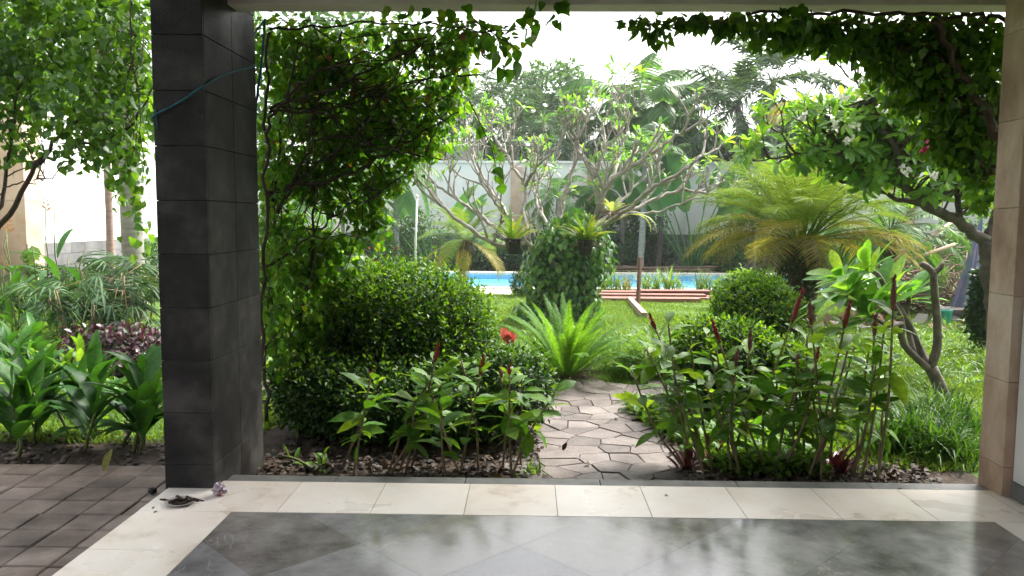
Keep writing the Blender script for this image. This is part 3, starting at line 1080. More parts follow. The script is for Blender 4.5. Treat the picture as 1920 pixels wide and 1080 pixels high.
def frond(mb, base, az, elev, L, bend, nleaf, ll, lw, vee=.5, droop=.35, T=T_STRIP, tuft=0.0, rad=.008, start=.18, mat=0, smat=None, taper=1.0):
    """One feather frond: a bending rachis with leaflets on both sides."""
    n = 14
    P = [np.asarray(base, float)]
    e = elev
    side = RNG.normal() * .06
    for i in range(n):
        d = np.array([math.cos(e) * math.cos(az), math.cos(e) * math.sin(az), math.sin(e)])
        P.append(P[-1] + d * L / n)
        e -= bend / n * (0.4 + 1.2 * i / n)
        az += side / n
    P = np.array(P)
    mb.tube(P, np.linspace(rad, rad * .25, len(P)), 5, mat if smat is None else smat)
    t = np.linspace(start, .995, nleaf)
    f = t * n
    i0 = np.minimum(f.astype(int), n - 1)
    pos = P[i0] + (P[i0 + 1] - P[i0]) * (f - i0)[:, None]
    tan = unit(P[i0 + 1] - P[i0])
    sd = unit(np.cross(tan, np.array([0, 0, 1.0])) + 1e-6)
    upv = np.cross(sd, tan)
    prof = np.sin(np.clip((t - start) / (1 - start), 0, 1) * math.pi * .80 + .42) ** .8 * taper + (1 - taper)
    for sgn in (-1, 1):
        k = RNG.normal(size=(nleaf, 3)) * (.07 + tuft)
        d = sd * sgn + tan * .75 + upv * vee + np.array([0, 0, -droop]) + k
        mb.leaves(T, pos, d, upv + k, ll * prof * RNG.uniform(.88, 1.1, nleaf), lw, mat)


def palm(name, base, top, nf, L, label, leaf='palm_frond', bark='grey_bark', r0=.14, r1=.10, ll=.6, lw=.8, nleaf=46, elev=(-.5, 1.35),
         bend=1.5, tuft=0.0, droop=.5, vee=.3, old=None, nold=0, group=None, cat='palm', parts=True, skirt=0, T=T_STRIP, lift=0.0):
    t = thing(name, base, label, cat, group)
    mb = MB()
    ps = spline([base, (np.asarray(base) * .55 + np.asarray(top) * .45) + np.array([RNG.normal() * .06, 0, 0]), top], 14)
    rr = np.linspace(r0, r1, 14) * (1 + .05 * RNG.normal(size=14))
    mb.tube(ps, rr, 12)
    mb.build('trunk', bark, t)
    tp = np.asarray(top, float)
    for i in range(nf):
        az = i * 2.39996 + RNG.normal() * .15
        u = (i + .5) / nf
        el = elev[1] + (elev[0] - elev[1]) * u + RNG.normal() * .08
        m = MB()
        lf = L * RNG.uniform(.85, 1.1) * (.8 + .2 * min(1, u * 3))
        b = tp + np.array([math.cos(az), math.sin(az), 0]) * r1 * .6 + np.array([0, 0, lift * (1 - u)])
        frond(m, b, az, el, lf, bend * RNG.uniform(.8, 1.2), nleaf, ll, lw, vee, droop, T, tuft, rad=.006 + L * .004)
        mt = leaf
        if old and i >= nf - nold:
            mt = old
        m.build('frond', mt, t)
    if skirt:
        m = MB()
        n = skirt
        a = rnd(n, 0, 6.28)
        pos = tp + np.stack([np.cos(a) * r1, np.sin(a) * r1, rnd(n, -.5, .05) * r1 * 4], 1)
        d = np.stack([np.cos(a) * .5, np.sin(a) * .5, -rnd(n, .4, 1.4)], 1)
        m.leaves(T_STRIP, pos, d, np.stack([np.cos(a), np.sin(a), 0 * a], 1), rnd(n, .12, .3) * (1 + r1 * 3), .8)
        m.build('husk', 'palm_fibre', t)
    return t


def arc_leaf(mb, base, az, elev, L, W, bend, mat=0, fold=.3, n=7, prof=None, stalk=0.0, wavy=0.0, roll=0.0):
    """One long leaf as a bent, folded ribbon."""
    prof = prof or [.15, .6, .9, 1, .92, .6, 0]
    n = len(prof)
    P = [np.asarray(base, float)]
    e = elev
    m = n - 1
    if stalk:
        st = [P[0]]
        for i in range(4):
            st.append(st[-1] + np.array([math.cos(e) * math.cos(az), math.cos(e) * math.sin(az), math.sin(e)]) * stalk / 4)
            e -= bend * .12
        mb.tube(st, np.linspace(.05 * W + .003, .03 * W + .002, 5), 5, mat)
        P = [st[-1]]
    E = [e]
    for i in range(m):
        P.append(P[-1] + np.array([math.cos(e) * math.cos(az), math.cos(e) * math.sin(az), math.sin(e)]) * L / m)
        e -= bend / m * (.5 + i / m)
        E.append(e)
    V, rows = [], []
    sd0 = np.array([-math.sin(az), math.cos(az), 0])
    for i in range(n):
        upv = np.array([-math.sin(E[i]) * math.cos(az), -math.sin(E[i]) * math.sin(az), math.cos(E[i])])
        sd = sd0 * math.cos(roll) + upv * math.sin(roll)
        nv = upv * math.cos(roll) - sd0 * math.sin(roll)
        w2 = W * prof[i] / 2
        wv = RNG.normal() * wavy * W
        if w2 < 1e-4:
            rows.append((len(V),))
            V.append(P[i])
        else:
            rows.append((len(V), len(V) + 1, len(V) + 2))
            V += [P[i] - sd * w2 + nv * (fold * w2 + wv), P[i], P[i] + sd * w2 + nv * (fold * w2 - wv)]
    q, tr = [], []
    for a, b in zip(rows[:-1], rows[1:]):
        if len(a) == 3 and len(b) == 3:
            q += [(a[0], a[1], b[1], b[0]), (a[1], a[2], b[2], b[1])]
        elif len(a) == 3:
            tr += [(a[0], a[1], b[0]), (a[1], a[2], b[0])]
    mb.add(V, [q, tr], mat)


def tree(name, base, lumps, n, label, leaf='tree_leaf', T=None, size=.3, r=.2, limbs=7, bark='dark_bark', gaps=(1.0, -.6), group=None, cat='tree', shell=.35):
    t = thing(name, base, label, cat, group)
    mb = MB()
    C = np.mean([l[0] for l in lumps], axis=0)
    b = np.asarray(base, float)
    fork = b + (C - b) * .55
    mb.tube(curve(b, fork, 7, 0, .02), np.linspace(r, r * .6, 7), 10)
    for i in range(limbs):
        c, rr = lumps[i % len(lumps)]
        e = np.asarray(c) + rdir(1)[0] * np.asarray(rr) * .6
        s = b + (fork - b) * RNG.uniform(.8, 1)
        mb.tube(curve(s, e, 7, -.06, .04), np.linspace(r * .45, r * .08, 7), 6)
    mb.build('trunk', bark, t)
    m = MB()
    pts, out = cloud(lumps, n, shell)
    if gaps:
        k = thin(pts, gaps[0], gaps[1], int(abs(base[0] * 100)))
        pts, out = pts[k], out[k]
    foliage(m, T or T_OVAL, pts, out, size, 1.0, .6, .3, 1.0)
    m.build('crown', leaf, t)
    return t


# ------------------------------------------------------------------ background trees beyond the wall
def L_(px, py, Y, rx, ry, rz):
    return (at(px, py, Y), (rx, ry, rz))


def BG(px, Y):
    return (gx(px, Y), Y, 0.0)


tree('broad_tree', BG(1035, 46), [L_(1035, 165, 46, 2.5, 2, 1.3), L_(985, 200, 46, 1.6, 2, 1.3), L_(1085, 205, 46, 1.8, 2, 1.1), L_(1020, 240, 46, 2.6, 2, 1.4),
     L_(1065, 130, 46, .9, 1, .5), L_(1000, 135, 46, .8, 1, .5)],
     5200, 'hazy broad crowned tree, tallest behind the middle of the back wall', size=.30, gaps=(.9, -.3))
palm('palm_tree', BG(905, 33), at(905, 205, 33), 26, 3.0, 'feathery grey palm between the climbing vine and the frangipani crown', leaf='silver_frond', ll=.55, nleaf=60, tuft=.5, r0=.2, r1=.14, bend=1.7, droop=.2)
palm('palm_tree', BG(965, 31), at(965, 255, 31), 24, 2.7, 'bushy fronded palm behind the left half of the frangipani', ll=.5, nleaf=56, tuft=.45, r0=.18, r1=.13, bend=2.0, droop=.25)
palm('palm_tree', BG(1065, 33), at(1060, 265, 33), 22, 2.6, 'low shaggy palm behind the middle of the frangipani', ll=.5, nleaf=52, tuft=.4, r0=.18, r1=.13, bend=2.0, droop=.3)
palm('palm_tree', BG(1195, 32), at(1195, 205, 32), 14, 3.6, 'tall green palm with arching fronds against the white sky', leaf='palm_light', ll=.85, lw=1.1, nleaf=54, r0=.17, r1=.12, elev=(-.5, 1.4), bend=2.0, droop=.9)
palm('palm_tree', BG(1252, 31), at(1245, 215, 31), 14, 3.4, 'green arching palm leaning right beside the tall one', leaf='palm_light', ll=.85, lw=1.1, nleaf=54, r0=.16, r1=.11, elev=(-.5, 1.3), bend=2.0, droop=.9)
palm('palm_tree', BG(1225, 30), at(1222, 280, 30), 15, 2.9, 'shorter green palm below the pair of arching palms', leaf='palm_frond', ll=.85, lw=1.2, nleaf=54, r0=.15, r1=.11, elev=(-.7, 1.1), bend=1.7)
palm('palm_tree', BG(1392, 26.8), at(1384, 195, 26.8), 17, 2.7, 'foxtail palm with silver fronds and a dry skirt, thin trunk before the back wall', leaf='silver_frond', ll=.5, lw=1.2, nleaf=70, tuft=.35, r0=.10, r1=.08, elev=(-1.0, 1.4), bend=1.3, droop=.35, skirt=90)
palm('palm_tree', BG(1445, 30), at(1450, 150, 30), 17, 3.5, 'tall grey foxtail palm reaching up into the hanging vine', leaf='silver_frond', ll=.62, lw=1.25, nleaf=74, tuft=.45, r0=.16, r1=.12, elev=(-.7, 1.4), bend=1.3, droop=.25)
palm('palm_tree', BG(1560, 21), at(1580, 235, 21), 9, 2.6, 'yellowing coconut palm arching behind the white flowered frangipani', leaf='coco_frond', ll=.75, nleaf=58, r0=.16, r1=.12, elev=(-.2, 1.2), bend=2.0)
tree('dense_tree', BG(1420, 33), [L_(1370, 292, 33, 2.0, 1.5, .8), L_(1440, 288, 33, 2.2, 1.5, .95), L_(1510, 270, 33, 1.6, 1.5, 1.3), L_(1310, 298, 33, 1.4, 1.2, .6)], 5000,
     'dark dense tree rising behind the back wall under the foxtail palms', leaf='dark_leaf', size=.3, gaps=None)
tree('dense_tree', BG(1660, 34), [L_(1640, 240, 34, 1.8, 2, 1.8), L_(1710, 230, 34, 2.4, 2, 2.4), L_(1790, 190, 34, 2.6, 2, 2.6), L_(1720, 130, 34, 1.6, 2, 2)], 6000,
     'green tree mostly hidden behind the right hand frangipani', size=.34, gaps=(.8, -.8))
tree('dense_tree', BG(700, 34), [L_(560, 210, 34, 3, 2, 3), L_(650, 180, 34, 3, 2, 3), L_(720, 250, 34, 2.6, 2, 2.4), L_(800, 230, 34, 2.0, 2, 2.4), L_(640, 90, 34, 3.2, 2, 2.4)], 8000,
     'pale green tree glimpsed through the big climbing vine', leaf='tree_leaf', size=.36, gaps=(.8, -.5))
palm('palm_tree', BG(742, 25), at(742, 320, 25), 12, 1.8, 'drooping palm beside the white pole, behind the clipped hedge', leaf='palm_light', ll=.5, nleaf=42, r0=.10, r1=.08, elev=(-.6, 1.2), bend=2.0)
tree('tall_tree', BG(150, 30), [L_(60, 150, 30, 3, 2, 3), L_(180, 100, 30, 3.4, 2, 3), L_(120, 230, 30, 2.6, 2, 1.6), L_(-60, 120, 30, 3, 2, 3), L_(240, 220, 30, 2, 2, 1.5)], 6500,
     'sunlit tree above the left wall, seen through the leaf curtain', size=.34, gaps=(.8, -.4))

# ------------------------------------------------------------------ planting along the back wall
for px, py, Y, rx, rz, lab in (
        (690, 480, 24.6, .9, .75, 'green shrub with small red flowers, behind the clipped hedge'),
        (880, 485, 25.2, .85, .62, 'dark hedge shrub beyond the far edge of the pool, nearest the leaning palm'),
        (945, 490, 25.3, .85, .55, 'dark hedge shrub beyond the pool, right under the hanging pot'),
        (1010, 480, 25.4, .9, .8, 'dark shrub beyond the pool, behind the creeper covered trunk'),
        (1150, 478, 25.6, .7, .75, 'dark shrub at the foot of the grey trunks'),
        (1215, 480, 26.2, .8, .75, 'shaded shrub between the grey trunks and the traveller palm'),
        (1345, 480, 25.6, .8, .85, 'green bush right of the traveller palm stalks'),
        (1085, 440, 26.6, 1.1, 1.25, 'tall green shrub against the back wall, right above the creeper covered trunk'),
        (760, 440, 26.4, 1.2, 1.1, 'tall bushy shrub against the back wall by the white pole'),
        (1190, 425, 27.0, 1.0, 1.3, 'tall leafy shrub against the back wall behind the grey trunks'),
        (1440, 420, 26.5, 1.3, 1.5, 'tall green shrub against the back wall behind the bushy date palm')):
    c = at(px, py, Y)
    z = max(c[2], rz * .8)
    t = shrub('shrub', (c[0], Y, 0), [((c[0] + dx * rx, Y, z + dz), (rx * .7, .6, rz * .85)) for dx, dz in ((-.5, -.08), (.5, -.05), (0, .1))],
              2600, lab, leaf='dark_leaf' if px not in (690, 1345, 1085, 760, 1190, 1440) else 'tree_leaf', T=T_OVAL, size=.11, shell=.4, stems=5, stem_r=.02)
    if px in (690, 880):
        n = 12 if px == 690 else 4
        d = rdir(n)
        d[:, 1] = -abs(d[:, 1])
        for q in range(n):
            pc = np.array([c[0], Y, z]) + d[q] * np.array([rx, .6, rz * .8])
            m = MB()
            m.leaves(T_OVAL, np.repeat(pc[None], 6, 0), rdir(6), rdir(6), .10, 1.3)
            m.build('flower', 'red_flower', t)

for px, py0, py1, Y, r, lab, bk in (
        (1202, 300, 505, 24.9, .11, 'pale grey straight trunk behind the brown post', 'grey_bark'),
        (1166, 320, 505, 25.4, .09, 'darker thin trunk left of the pale straight one', 'dark_bark'),
        (1236, 330, 505, 25.6, .08, 'thin dark trunk near the blue grey doorway', 'dark_bark')):
    b = BG(px, Y)
    top = at(px + RNG.normal() * 4, py0 - 20, Y)
    palm('areca_palm', b, top, 9, 1.5, lab, leaf='palm_light', bark=bk, ll=.45, nleaf=36, r0=r, r1=r * .75, elev=(-.3, 1.3), bend=1.7)


def traveller(base, n, H, label, spread=.55, W=.42):
    t = thing('traveller_palm', base, label, 'plant')
    for i in range(n):
        u = (i - (n - 1) / 2) / ((n - 1) / 2)
        m = MB()
        az = 0 if u > 0 else math.pi
        el = math.pi / 2 - abs(u) * spread + RNG.normal() * .05
        b = np.array(base) + np.array([u * .16, RNG.normal() * .08, 0])
        az += RNG.normal() * .5
        arc_leaf(m, b, az, el, H * RNG.uniform(.42, .52), W * RNG.uniform(.85, 1.1), RNG.uniform(.25, .6), 0, .18,
                 prof=[.3, .85, 1, .97, .85, .55, 0], stalk=H * RNG.uniform(.48, .6), wavy=.04, roll=RNG.uniform(-1.3, 1.3))
        m.build('leaf', 'banana_leaf', t)
    return t


traveller(BG(1300, 24.9), 11, 3.9, 'traveller palm with tall paddle leaves on a fan of pale stalks by the pool', .5, .62)
traveller(BG(808, 24.8), 7, 3.0, 'banana like plant with paddle leaves behind the small leaning palm', .6, .5)

# ------------------------------------------------------------------ poolside
x0, Yp = gx(865, 18.3), 18.0
palm('date_palm', (gx(868, 18.0), 18.0, 0), at(872, 450, 18.0), 24, 1.35, 'small date palm with a dark husked trunk on the left of the pool', leaf='date_frond', bark='palm_fibre',
     r0=.07, r1=.10, ll=.26, lw=.6, nleaf=60, elev=(-.7, 1.4), bend=1.3, old='date_yellow', nold=7, droop=.2, skirt=70)
t = thing('pole', (gx(779, 19.5), 16.8, 0), 'thin white upright pole beside the pool, left of the small palm', 'pole')
m = MB()
b = gp(777, 512)
m.tube([(gx(778, 16.8), 16.8, 0), (gx(779, 16.8), 16.82, 1.2), at(782, 368, 16.8)], .022, 8)
m.build('shaft', 'pole_white', t)
m = MB()
m.lathe(at(782, 368, 16.8), [(.026, -.03), (.028, .0), (.02, .03), (.0, .035)], 8)
m.build('cap', 'pole_white', t)

shrub('clipped_shrub', (gx(978, 16.8), 16.8, 0), [((gx(978, 16.8), 16.8, .28), (.24, .24, .26)), ((gx(985, 16.8), 16.8, .42), (.16, .16, .14))], 1800,
      'small round yellow green bush at the pool corner by the creeper trunk', leaf='hedge_leaf', size=.05, T=T_SMALL, stems=3)

for i, (px, h) in enumerate(((1140, .5), (1158, .42), (1176, .36), (1214, .5), (1232, .46), (1256, .52), (1274, .38), (1316, .46), (1334, .4))):
    Y = 18.15 + RNG.uniform(-.1, .1)
    b = (gx(px, Y), Y, 0)
    lab = ['tall reed clump at the left end of the reed row by the pool', 'second reed clump from the creeper trunk by the pool', 'pale yellow reed clump left of the brown post',
           'upright reed clump just right of the brown post', 'thin reed clump between two fuller ones, right of the brown post', 'fullest reed clump in the middle of the pool edge', 'short reed clump right of the fullest one',
           'reed clump standing alone before the blue water', 'reed clump at the right end of the pool edge'][i]
    t = thing('reed_clump', b, lab, 'reeds', 'reeds along the pool edge')
    m = MB()
    n = 26
    p = np.array(b) + np.stack([RNG.normal(size=n) * .07, RNG.normal(size=n) * .05, np.zeros(n)], 1)
    d = np.stack([RNG.normal(size=n) * .25, RNG.normal(size=n) * .25, np.ones(n)], 1)
    m.leaves(T_STRAP, p, d, rdir(n) + np.array([0, -.5, .2]), 1.1 * h * RNG.uniform(.6, 1.15, n), .5)
    m.build('blades', 'reed' if i != 2 else 'date_yellow', t)

for px, Y, zt, L, lab in ((640, 25.5, 2.6, 1.7, 'clustered palm against the back wall, left of the white pole'), (1045, 26.2, 2.4, 1.5, 'low palm against the back wall behind the creeper trunk'),
                         (1415, 25.8, 2.0, 1.6, 'dark green palm between the traveller palm and the date palm'), (1125, 26.4, 2.6, 1.5, 'feathery palm between the tan pier and the grey trunks'),
                         (560, 22, 2.2, 1.7, 'arching palm behind the big climbing vine'), (1480, 24, 3.0, 1.8, 'tall clustered palm behind the bushy date palm')):
    x = gx(px, Y)
    palm('areca_palm', (x, Y, 0), (x, Y, zt), 15, L, lab, leaf='palm_light' if px != 1415 else 'palm_frond', bark='grey_bark', ll=.42, nleaf=40, r0=.07, r1=.06, elev=(-.5, 1.35), bend=1.7)

# timber stack, lone post and plank
tx0, tx1 = gx(1124, 16.3), gx(1322, 17.2)
k = 0
LABS = ['front lowest red plank of the timber stack by the pool', 'second red plank from the front in the low timber stack', 'middle red plank lying in the timber stack', 'back bottom red plank of the timber stack',
        'upper front plank laid across the timber stack', 'upper back plank of the timber stack, next to the reeds', 'topmost short plank at the right of the timber stack']
for (y, z, a, b2, h) in ((15.95, .0, tx0 - .25, tx1 - .35, .085), (16.35, .0, tx0 - .1, tx1 - .05, .065), (16.75, .0, tx0, tx1 + .05, .06), (17.15, .0, tx0 + .1, tx1 + .1, .06),
                         (16.55, .066, tx0 + .02, tx1 - .1, .04), (17.05, .062, tx0 + .05, tx1 + .12, .055), (17.0, .119, tx0 + .9, tx1 + .1, .03)):
    m = MB()
    c = np.array([(a + b2) / 2, y, z + h / 2])
    an = RNG.normal() * .008
    m.obox(c, [(math.cos(an), math.sin(an), 0), (-math.sin(an), math.cos(an), 0), (0, 0, 1)], [(b2 - a) / 2, .15, h / 2 - .001])
    o = m.build('timber_plank', 'timber', origin=(c[0], c[1], z))
    bevel(o, .006)
    tag(o, LABS[k], 'plank', 'timber planks stacked by the pool')
    k += 1
m = MB()
b = gp(1196, 575)
tp = at(1200, 483, b[1] + .12)
m.tube([b, b * .5 + tp * .5, tp], [.045, .043, .04], 4)
o = m.build('timber_post', 'timber_post', smooth=False, origin=b)
bevel(o, .004)
tag(o, 'brown square wooden post standing upright in the lawn', 'post')
m = MB()
a, b = gp(1180, 566), gp(1208, 598)
d = unit(b - a)
m.obox((a + b) / 2 + np.array([0, 0, .055]), [d, np.cross((0, 0, 1), d), (0, 0, 1)], [np.linalg.norm(b - a) / 2, .05, .05])
o = m.build('timber_plank', 'timber_pale', origin=(a + b) / 2)
bevel(o, .006)
tag(o, 'single pale plank lying on the grass at the foot of the brown post', 'plank')
for i in range(7):
    m = MB()
    a = (gx(1140 + i * 6, 24.6), 24.3 + i * .09, .06 + (i % 3) * .07)
    b = (gx(1330 + (i * 37) % 20, 24.6), 24.35 + i * .08, .05 + ((i + 1) % 3) * .08)
    m.tube(curve(a, b, 6, 0, .006), .024, 6)
    o = m.build('stick', 'dry_twig', origin=a)
    tag(o, 'long brown stick in the low heap beyond the pool', 'stick', 'brown sticks heaped beyond the pool')

# ------------------------------------------------------------------ centre frangipani with creeper and hanging ferns
YF = 13.0


def frang_branch(mb, tips, p, d, L, r, lev, spread=.75, upb=.35):
    n = 5
    P = [p]
    dd = unit(d)
    for i in range(n):
        dd = unit(dd + np.array([0, 0, upb / n]) + RNG.normal(size=3) * .10)
        P.append(P[-1] + dd * L / n)
    mb.tube(P, np.linspace(r, r * .78, n + 1), 7)
    if lev <= 0:
        tips.append((P[-1], dd))
        return
    k = 2 if RNG.uniform() < .6 else 3
    a0 = RNG.uniform(0, 6.28)
    ref = unit(np.cross(dd, RNG.normal(size=3)))
    oth = np.cross(dd, ref)
    for j in range(k):
        a = a0 + j * 6.283 / k + RNG.normal() * .25
        nd = dd * math.cos(spread * .75) + (ref * math.cos(a) + oth * math.sin(a)) * math.sin(spread * .75)
        frang_branch(mb, tips, P[-1], nd, L * RNG.uniform(.62, .92), r * .72, lev - 1, spread, upb)


def rosettes(mb, tips, prob, size, nmin=5, nmax=9, T=T_FRANG, wid=1.0):
    for P, d in tips:
        if RNG.uniform() > prob:
            continue
        n = RNG.integers(nmin, nmax + 1)
        ref = unit(np.cross(d, (0.3, .2, .9)))
        oth = np.cross(d, ref)
        a = np.arange(n) * 2.4 + RNG.uniform(0, 6)
        tilt = RNG.uniform(.5, 1.35, n)[:, None]
        rad = ref * np.cos(a)[:, None] + oth * np.sin(a)[:, None]
        dirs = d * np.cos(tilt) + rad * np.sin(tilt) + np.array([0, 0, -.12])
        mb.leaves(T, P - d * RNG.uniform(0, .06, n)[:, None], dirs, d + np.array([0, 0, .4]) - rad * .2, size * RNG.uniform(.6, 1.15, n), wid)


ft = thing('frangipani_tree', (gx(1055, YF), YF, 0), 'wide frangipani with bare pale branches and sparse leaf tufts, centre of the lawn', 'tree')
mb, tips = MB(), []
base = np.array([gx(1055, YF), YF, 0])
fork = at(1050, 470, YF)
mb.tube(spline([base, base * .5 + fork * .5 + np.array([.05, 0, 0]), fork], 8), np.linspace(.17, .13, 8), 10)
limbs = [
    ([(1050, 500, 0), (1005, 482, -.2), (990, 455, -.3), (940, 462, -.4), (880, 428, -.6), (825, 385, -.7)], .065, 2),
    ([(990, 455, -.3), (950, 440, -.2), (900, 405, .0), (855, 372, .1), (815, 345, .2)], .05, 2),
    ([(990, 455, -.3), (965, 425, -.4), (935, 390, -.5), (905, 345, -.4)], .045, 3),
    ([(992, 450, -.3), (980, 400, -.1), (985, 350, 0), (960, 310, .1), (945, 280, .2)], .05, 3),
    ([(985, 350, 0), (1000, 320, -.2), (1030, 290, -.3), (1050, 270, -.2)], .04, 2),
    ([(965, 425, -.4), (930, 370, .3), (900, 320, .7), (885, 280, .9)], .042, 2),
    ([(1050, 480, 0), (1058, 430, .2), (1050, 390, .4), (1070, 330, .5), (1082, 262, .6)], .06, 1),
    ([(1060, 490, 0), (1095, 450, -.1), (1118, 410, -.2), (1130, 370, -.3), (1112, 330, -.2), (1098, 295, -.2)], .06, 3),
    ([(1130, 370, -.3), (1150, 335, -.4), (1195, 305, -.5), (1240, 275, -.6), (1275, 250, -.6)], .055, 2),
    ([(1095, 450, -.1), (1130, 425, .2), (1180, 398, .4), (1235, 370, .6), (1285, 358, .6), (1325, 362, .5)], .055, 2),
    ([(1130, 425, .2), (1185, 385, -.3), (1235, 345, -.6), (1285, 318, -.8), (1315, 290, -.8)], .05, 2),
    ([(1140, 350, -.3), (1160, 300, .2), (1172, 260, .4), (1180, 225, .4)], .045, 3),
    ([(1112, 330, -.2), (1135, 280, .6), (1128, 230, .9)], .04, 2),
    ([(1180, 398, .4), (1225, 400, -.2), (1270, 385, -.6), (1310, 372, -.9)], .035, 2),
    ([(1050, 480, 0), (1040, 440, 1.0), (1010, 390, 1.6), (1000, 350, 1.9)], .05, 3),
    ([(1070, 480, 0), (1110, 430, 1.0), (1170, 370, 1.6), (1210, 330, 1.9)], .05, 3),
]
for W, r, lev in limbs:
    P = spline([at(px, py, YF + dy) for px, py, dy in W], 5 * len(W))
    P += RNG.normal(size=P.shape) * .012
    r *= .8
    rr = np.linspace(r, r * .5, len(P))
    mb.tube(P, rr, 8)
    d = unit(P[-1] - P[-3])
    for j in range(2):
        frang_branch(mb, tips, P[-1], d + RNG.normal(size=3) * .45, .32, r * .5, lev, .7, .5)
    for q in range(max(3, len(P) // 5)):
        i = RNG.integers(len(P) // 3, len(P) - 2)
        dd = unit(P[i + 1] - P[i]) * .6 + rdir(1)[0] * .7 + np.array([0, 0, .6])
        frang_branch(mb, tips, P[i], dd, .34, r * .45, lev - 1, .7, .45)
mb.build('trunk', 'frang_bark', ft)
m = MB()
rosettes(m, tips, .32, .165, 4, 8)
m.build('crown', 'frang_leaf', ft)
for px, py in ((1000, 325), (1000, 212), (1012, 258), (1178, 252), (1022, 200), (1110, 225)):
    m = MB()
    c = at(px, py, YF)
    m.leaves(T_OVAL, np.repeat(c[None], 6, 0), rdir(6) + np.array([0, 0, .4]), (0, 0, 1), .07, 1.4)
    m.build('flower', 'white_flower', ft)

cv = thing('climbing_vine', (gx(1060, YF), YF - .1, 0), 'broad leaved creeper completely covering the frangipani trunk', 'vine')
m = MB()
lum = [((gx(1060, YF), YF, .25), (.62, .5, .4)), ((gx(1065, YF), YF, .75), (.56, .48, .5)), ((gx(1058, YF), YF, 1.15), (.58, .48, .35)), ((gx(1105, YF), YF, 1.05), (.42, .42, .5)),
       ((gx(1020, YF), YF, .7), (.36, .4, .5)), ((gx(1085, YF), YF, 1.45), (.38, .35, .22)), ((gx(1000, YF), YF - .1, .12), (.34, .4, .2)), ((gx(1085, YF), YF, 1.62), (.24, .3, .22)), ((gx(1050, YF), YF, 1.5), (.2, .3, .2))]
lum += [((gx(1060, YF) + RNG.uniform(-.45, .5), YF - .25, RNG.uniform(.3, 1.4)), (.16, .2, .22)) for _ in range(12)]
pts, outv = cloud(lum, 5200, .7)
k = pts[:, 2] > .03
pts, outv = pts[k], outv[k]
n = len(pts)
d = outv * np.array([.5, .5, 0]) + np.array([0, 0, -1.0]) + rdir(n) * .55
m.leaves(T_HEART, pts, d, outv + np.array([0, 0, .35]) + rdir(n) * .35, RNG.uniform(.05, .14, n), .9)
m.build('foliage', 'pothos_leaf', cv)
m = MB()
for i in range(14):
    a = rnd(1, 0, 6.28)[0]
    p0 = np.array([gx(1060, YF) + math.cos(a) * .3, YF + math.sin(a) * .3, 0])
    m.tube(curve(p0, p0 + np.array([RNG.normal() * .25, RNG.normal() * .15, RNG.uniform(.9, 1.5)]), 7, 0, .05), .018, 5)
m.build('stem', 'dark_bark', cv)


def nest(px, py, Y, label, n=22, L=.42, pot=True, leaf='nest_leaf', seed=1):
    c = at(px, py, Y)
    t = thing('hanging_fern', c - np.array([0, 0, .14]), label, 'potted plant')
    if pot:
        m = MB()
        m.lathe(c, [(.085, -.15), (.09, -.145), (.125, .06), (.135, .065), (.135, .09), (.12, .09), (.115, .05), (.0, .05)], 18)
        m.build('pot', 'pot_black', t)
    m = MB()
    for i in range(n):
        az = i * 2.4 + RNG.normal() * .2
        el = RNG.uniform(.5, 1.45)
        arc_leaf(m, c + np.array([math.cos(az) * .04, math.sin(az) * .04, .05]), az, el, L * RNG.uniform(.6, 1.15), .06 * RNG.uniform(.6, 1.2), RNG.uniform(.4, 1.6), 0, .3, wavy=.03)
    m.build('foliage', leaf, t)
    m = MB()
    for i in range(26):
        q = c + np.array([RNG.normal() * .08, RNG.normal() * .08, .06])
        m.tube(curve(q, q + np.array([RNG.normal() * .12, RNG.normal() * .1, -RNG.uniform(.02, .16)]), 4, 0, .15), .005, 4)
    m.build('root_mass', 'dry_twig', t)
    return t


nest(962, 458, YF - .75, 'strap leaved fern in a black pot hung low on the left frangipani limb', 34, .58)
nest(1098, 460, YF - .75, 'bushy pale fern in a black pot against the creeper trunk', 70, .46)
t = nest(1148, 402, YF - .3, 'pale staghorn fern without a pot, clinging to the right frangipani limb', 14, .3, False, 'stag_leaf')
m = MB()
c = at(1160, 410, YF - .4)
for i in range(3):
    arc_leaf(m, c, -.4 + i * .35, .4, .75, .06, 2.3 + i * .2, 0, .2)
m.build('frond', 'stag_leaf', t)

# ------------------------------------------------------------------ right: palm, frangipanis, hanging vine
palm('date_palm', (gx(1502, 11.6), 11.6, 0), at(1500, 450, 11.6), 64, 1.68, 'bushy date palm with yellow lower fronds and a thick fibrous trunk, right of the lawn', leaf='date_frond', bark='palm_fibre',
     r0=.19, r1=.24, ll=.36, lw=.30, nleaf=62, elev=(.05, 1.5), bend=1.25, old='date_yellow', nold=16, droop=.35, vee=.5, skirt=160, tuft=.12)
shrub('epiphyte_fern', (gx(1502, 11.3), 11.35, .3), [((gx(1502, 11.3), 11.45, .75), (.26, .26, .5))], 1500, 'small leaved creeper wrapping the thick date palm trunk', 'plant', 'dark_leaf', T_SMALL, .06, stems=0, shell=.85)
palm('date_palm', (gx(1680, 13.5), 13.5, 0), at(1668, 428, 13.5), 26, 1.5, 'greyer palm with drooping fronds behind the bushy date palm', leaf='palm_light', bark='palm_fibre',
     r0=.12, r1=.13, ll=.32, lw=.6, nleaf=60, elev=(-.6, 1.3), bend=1.6, droop=.4)

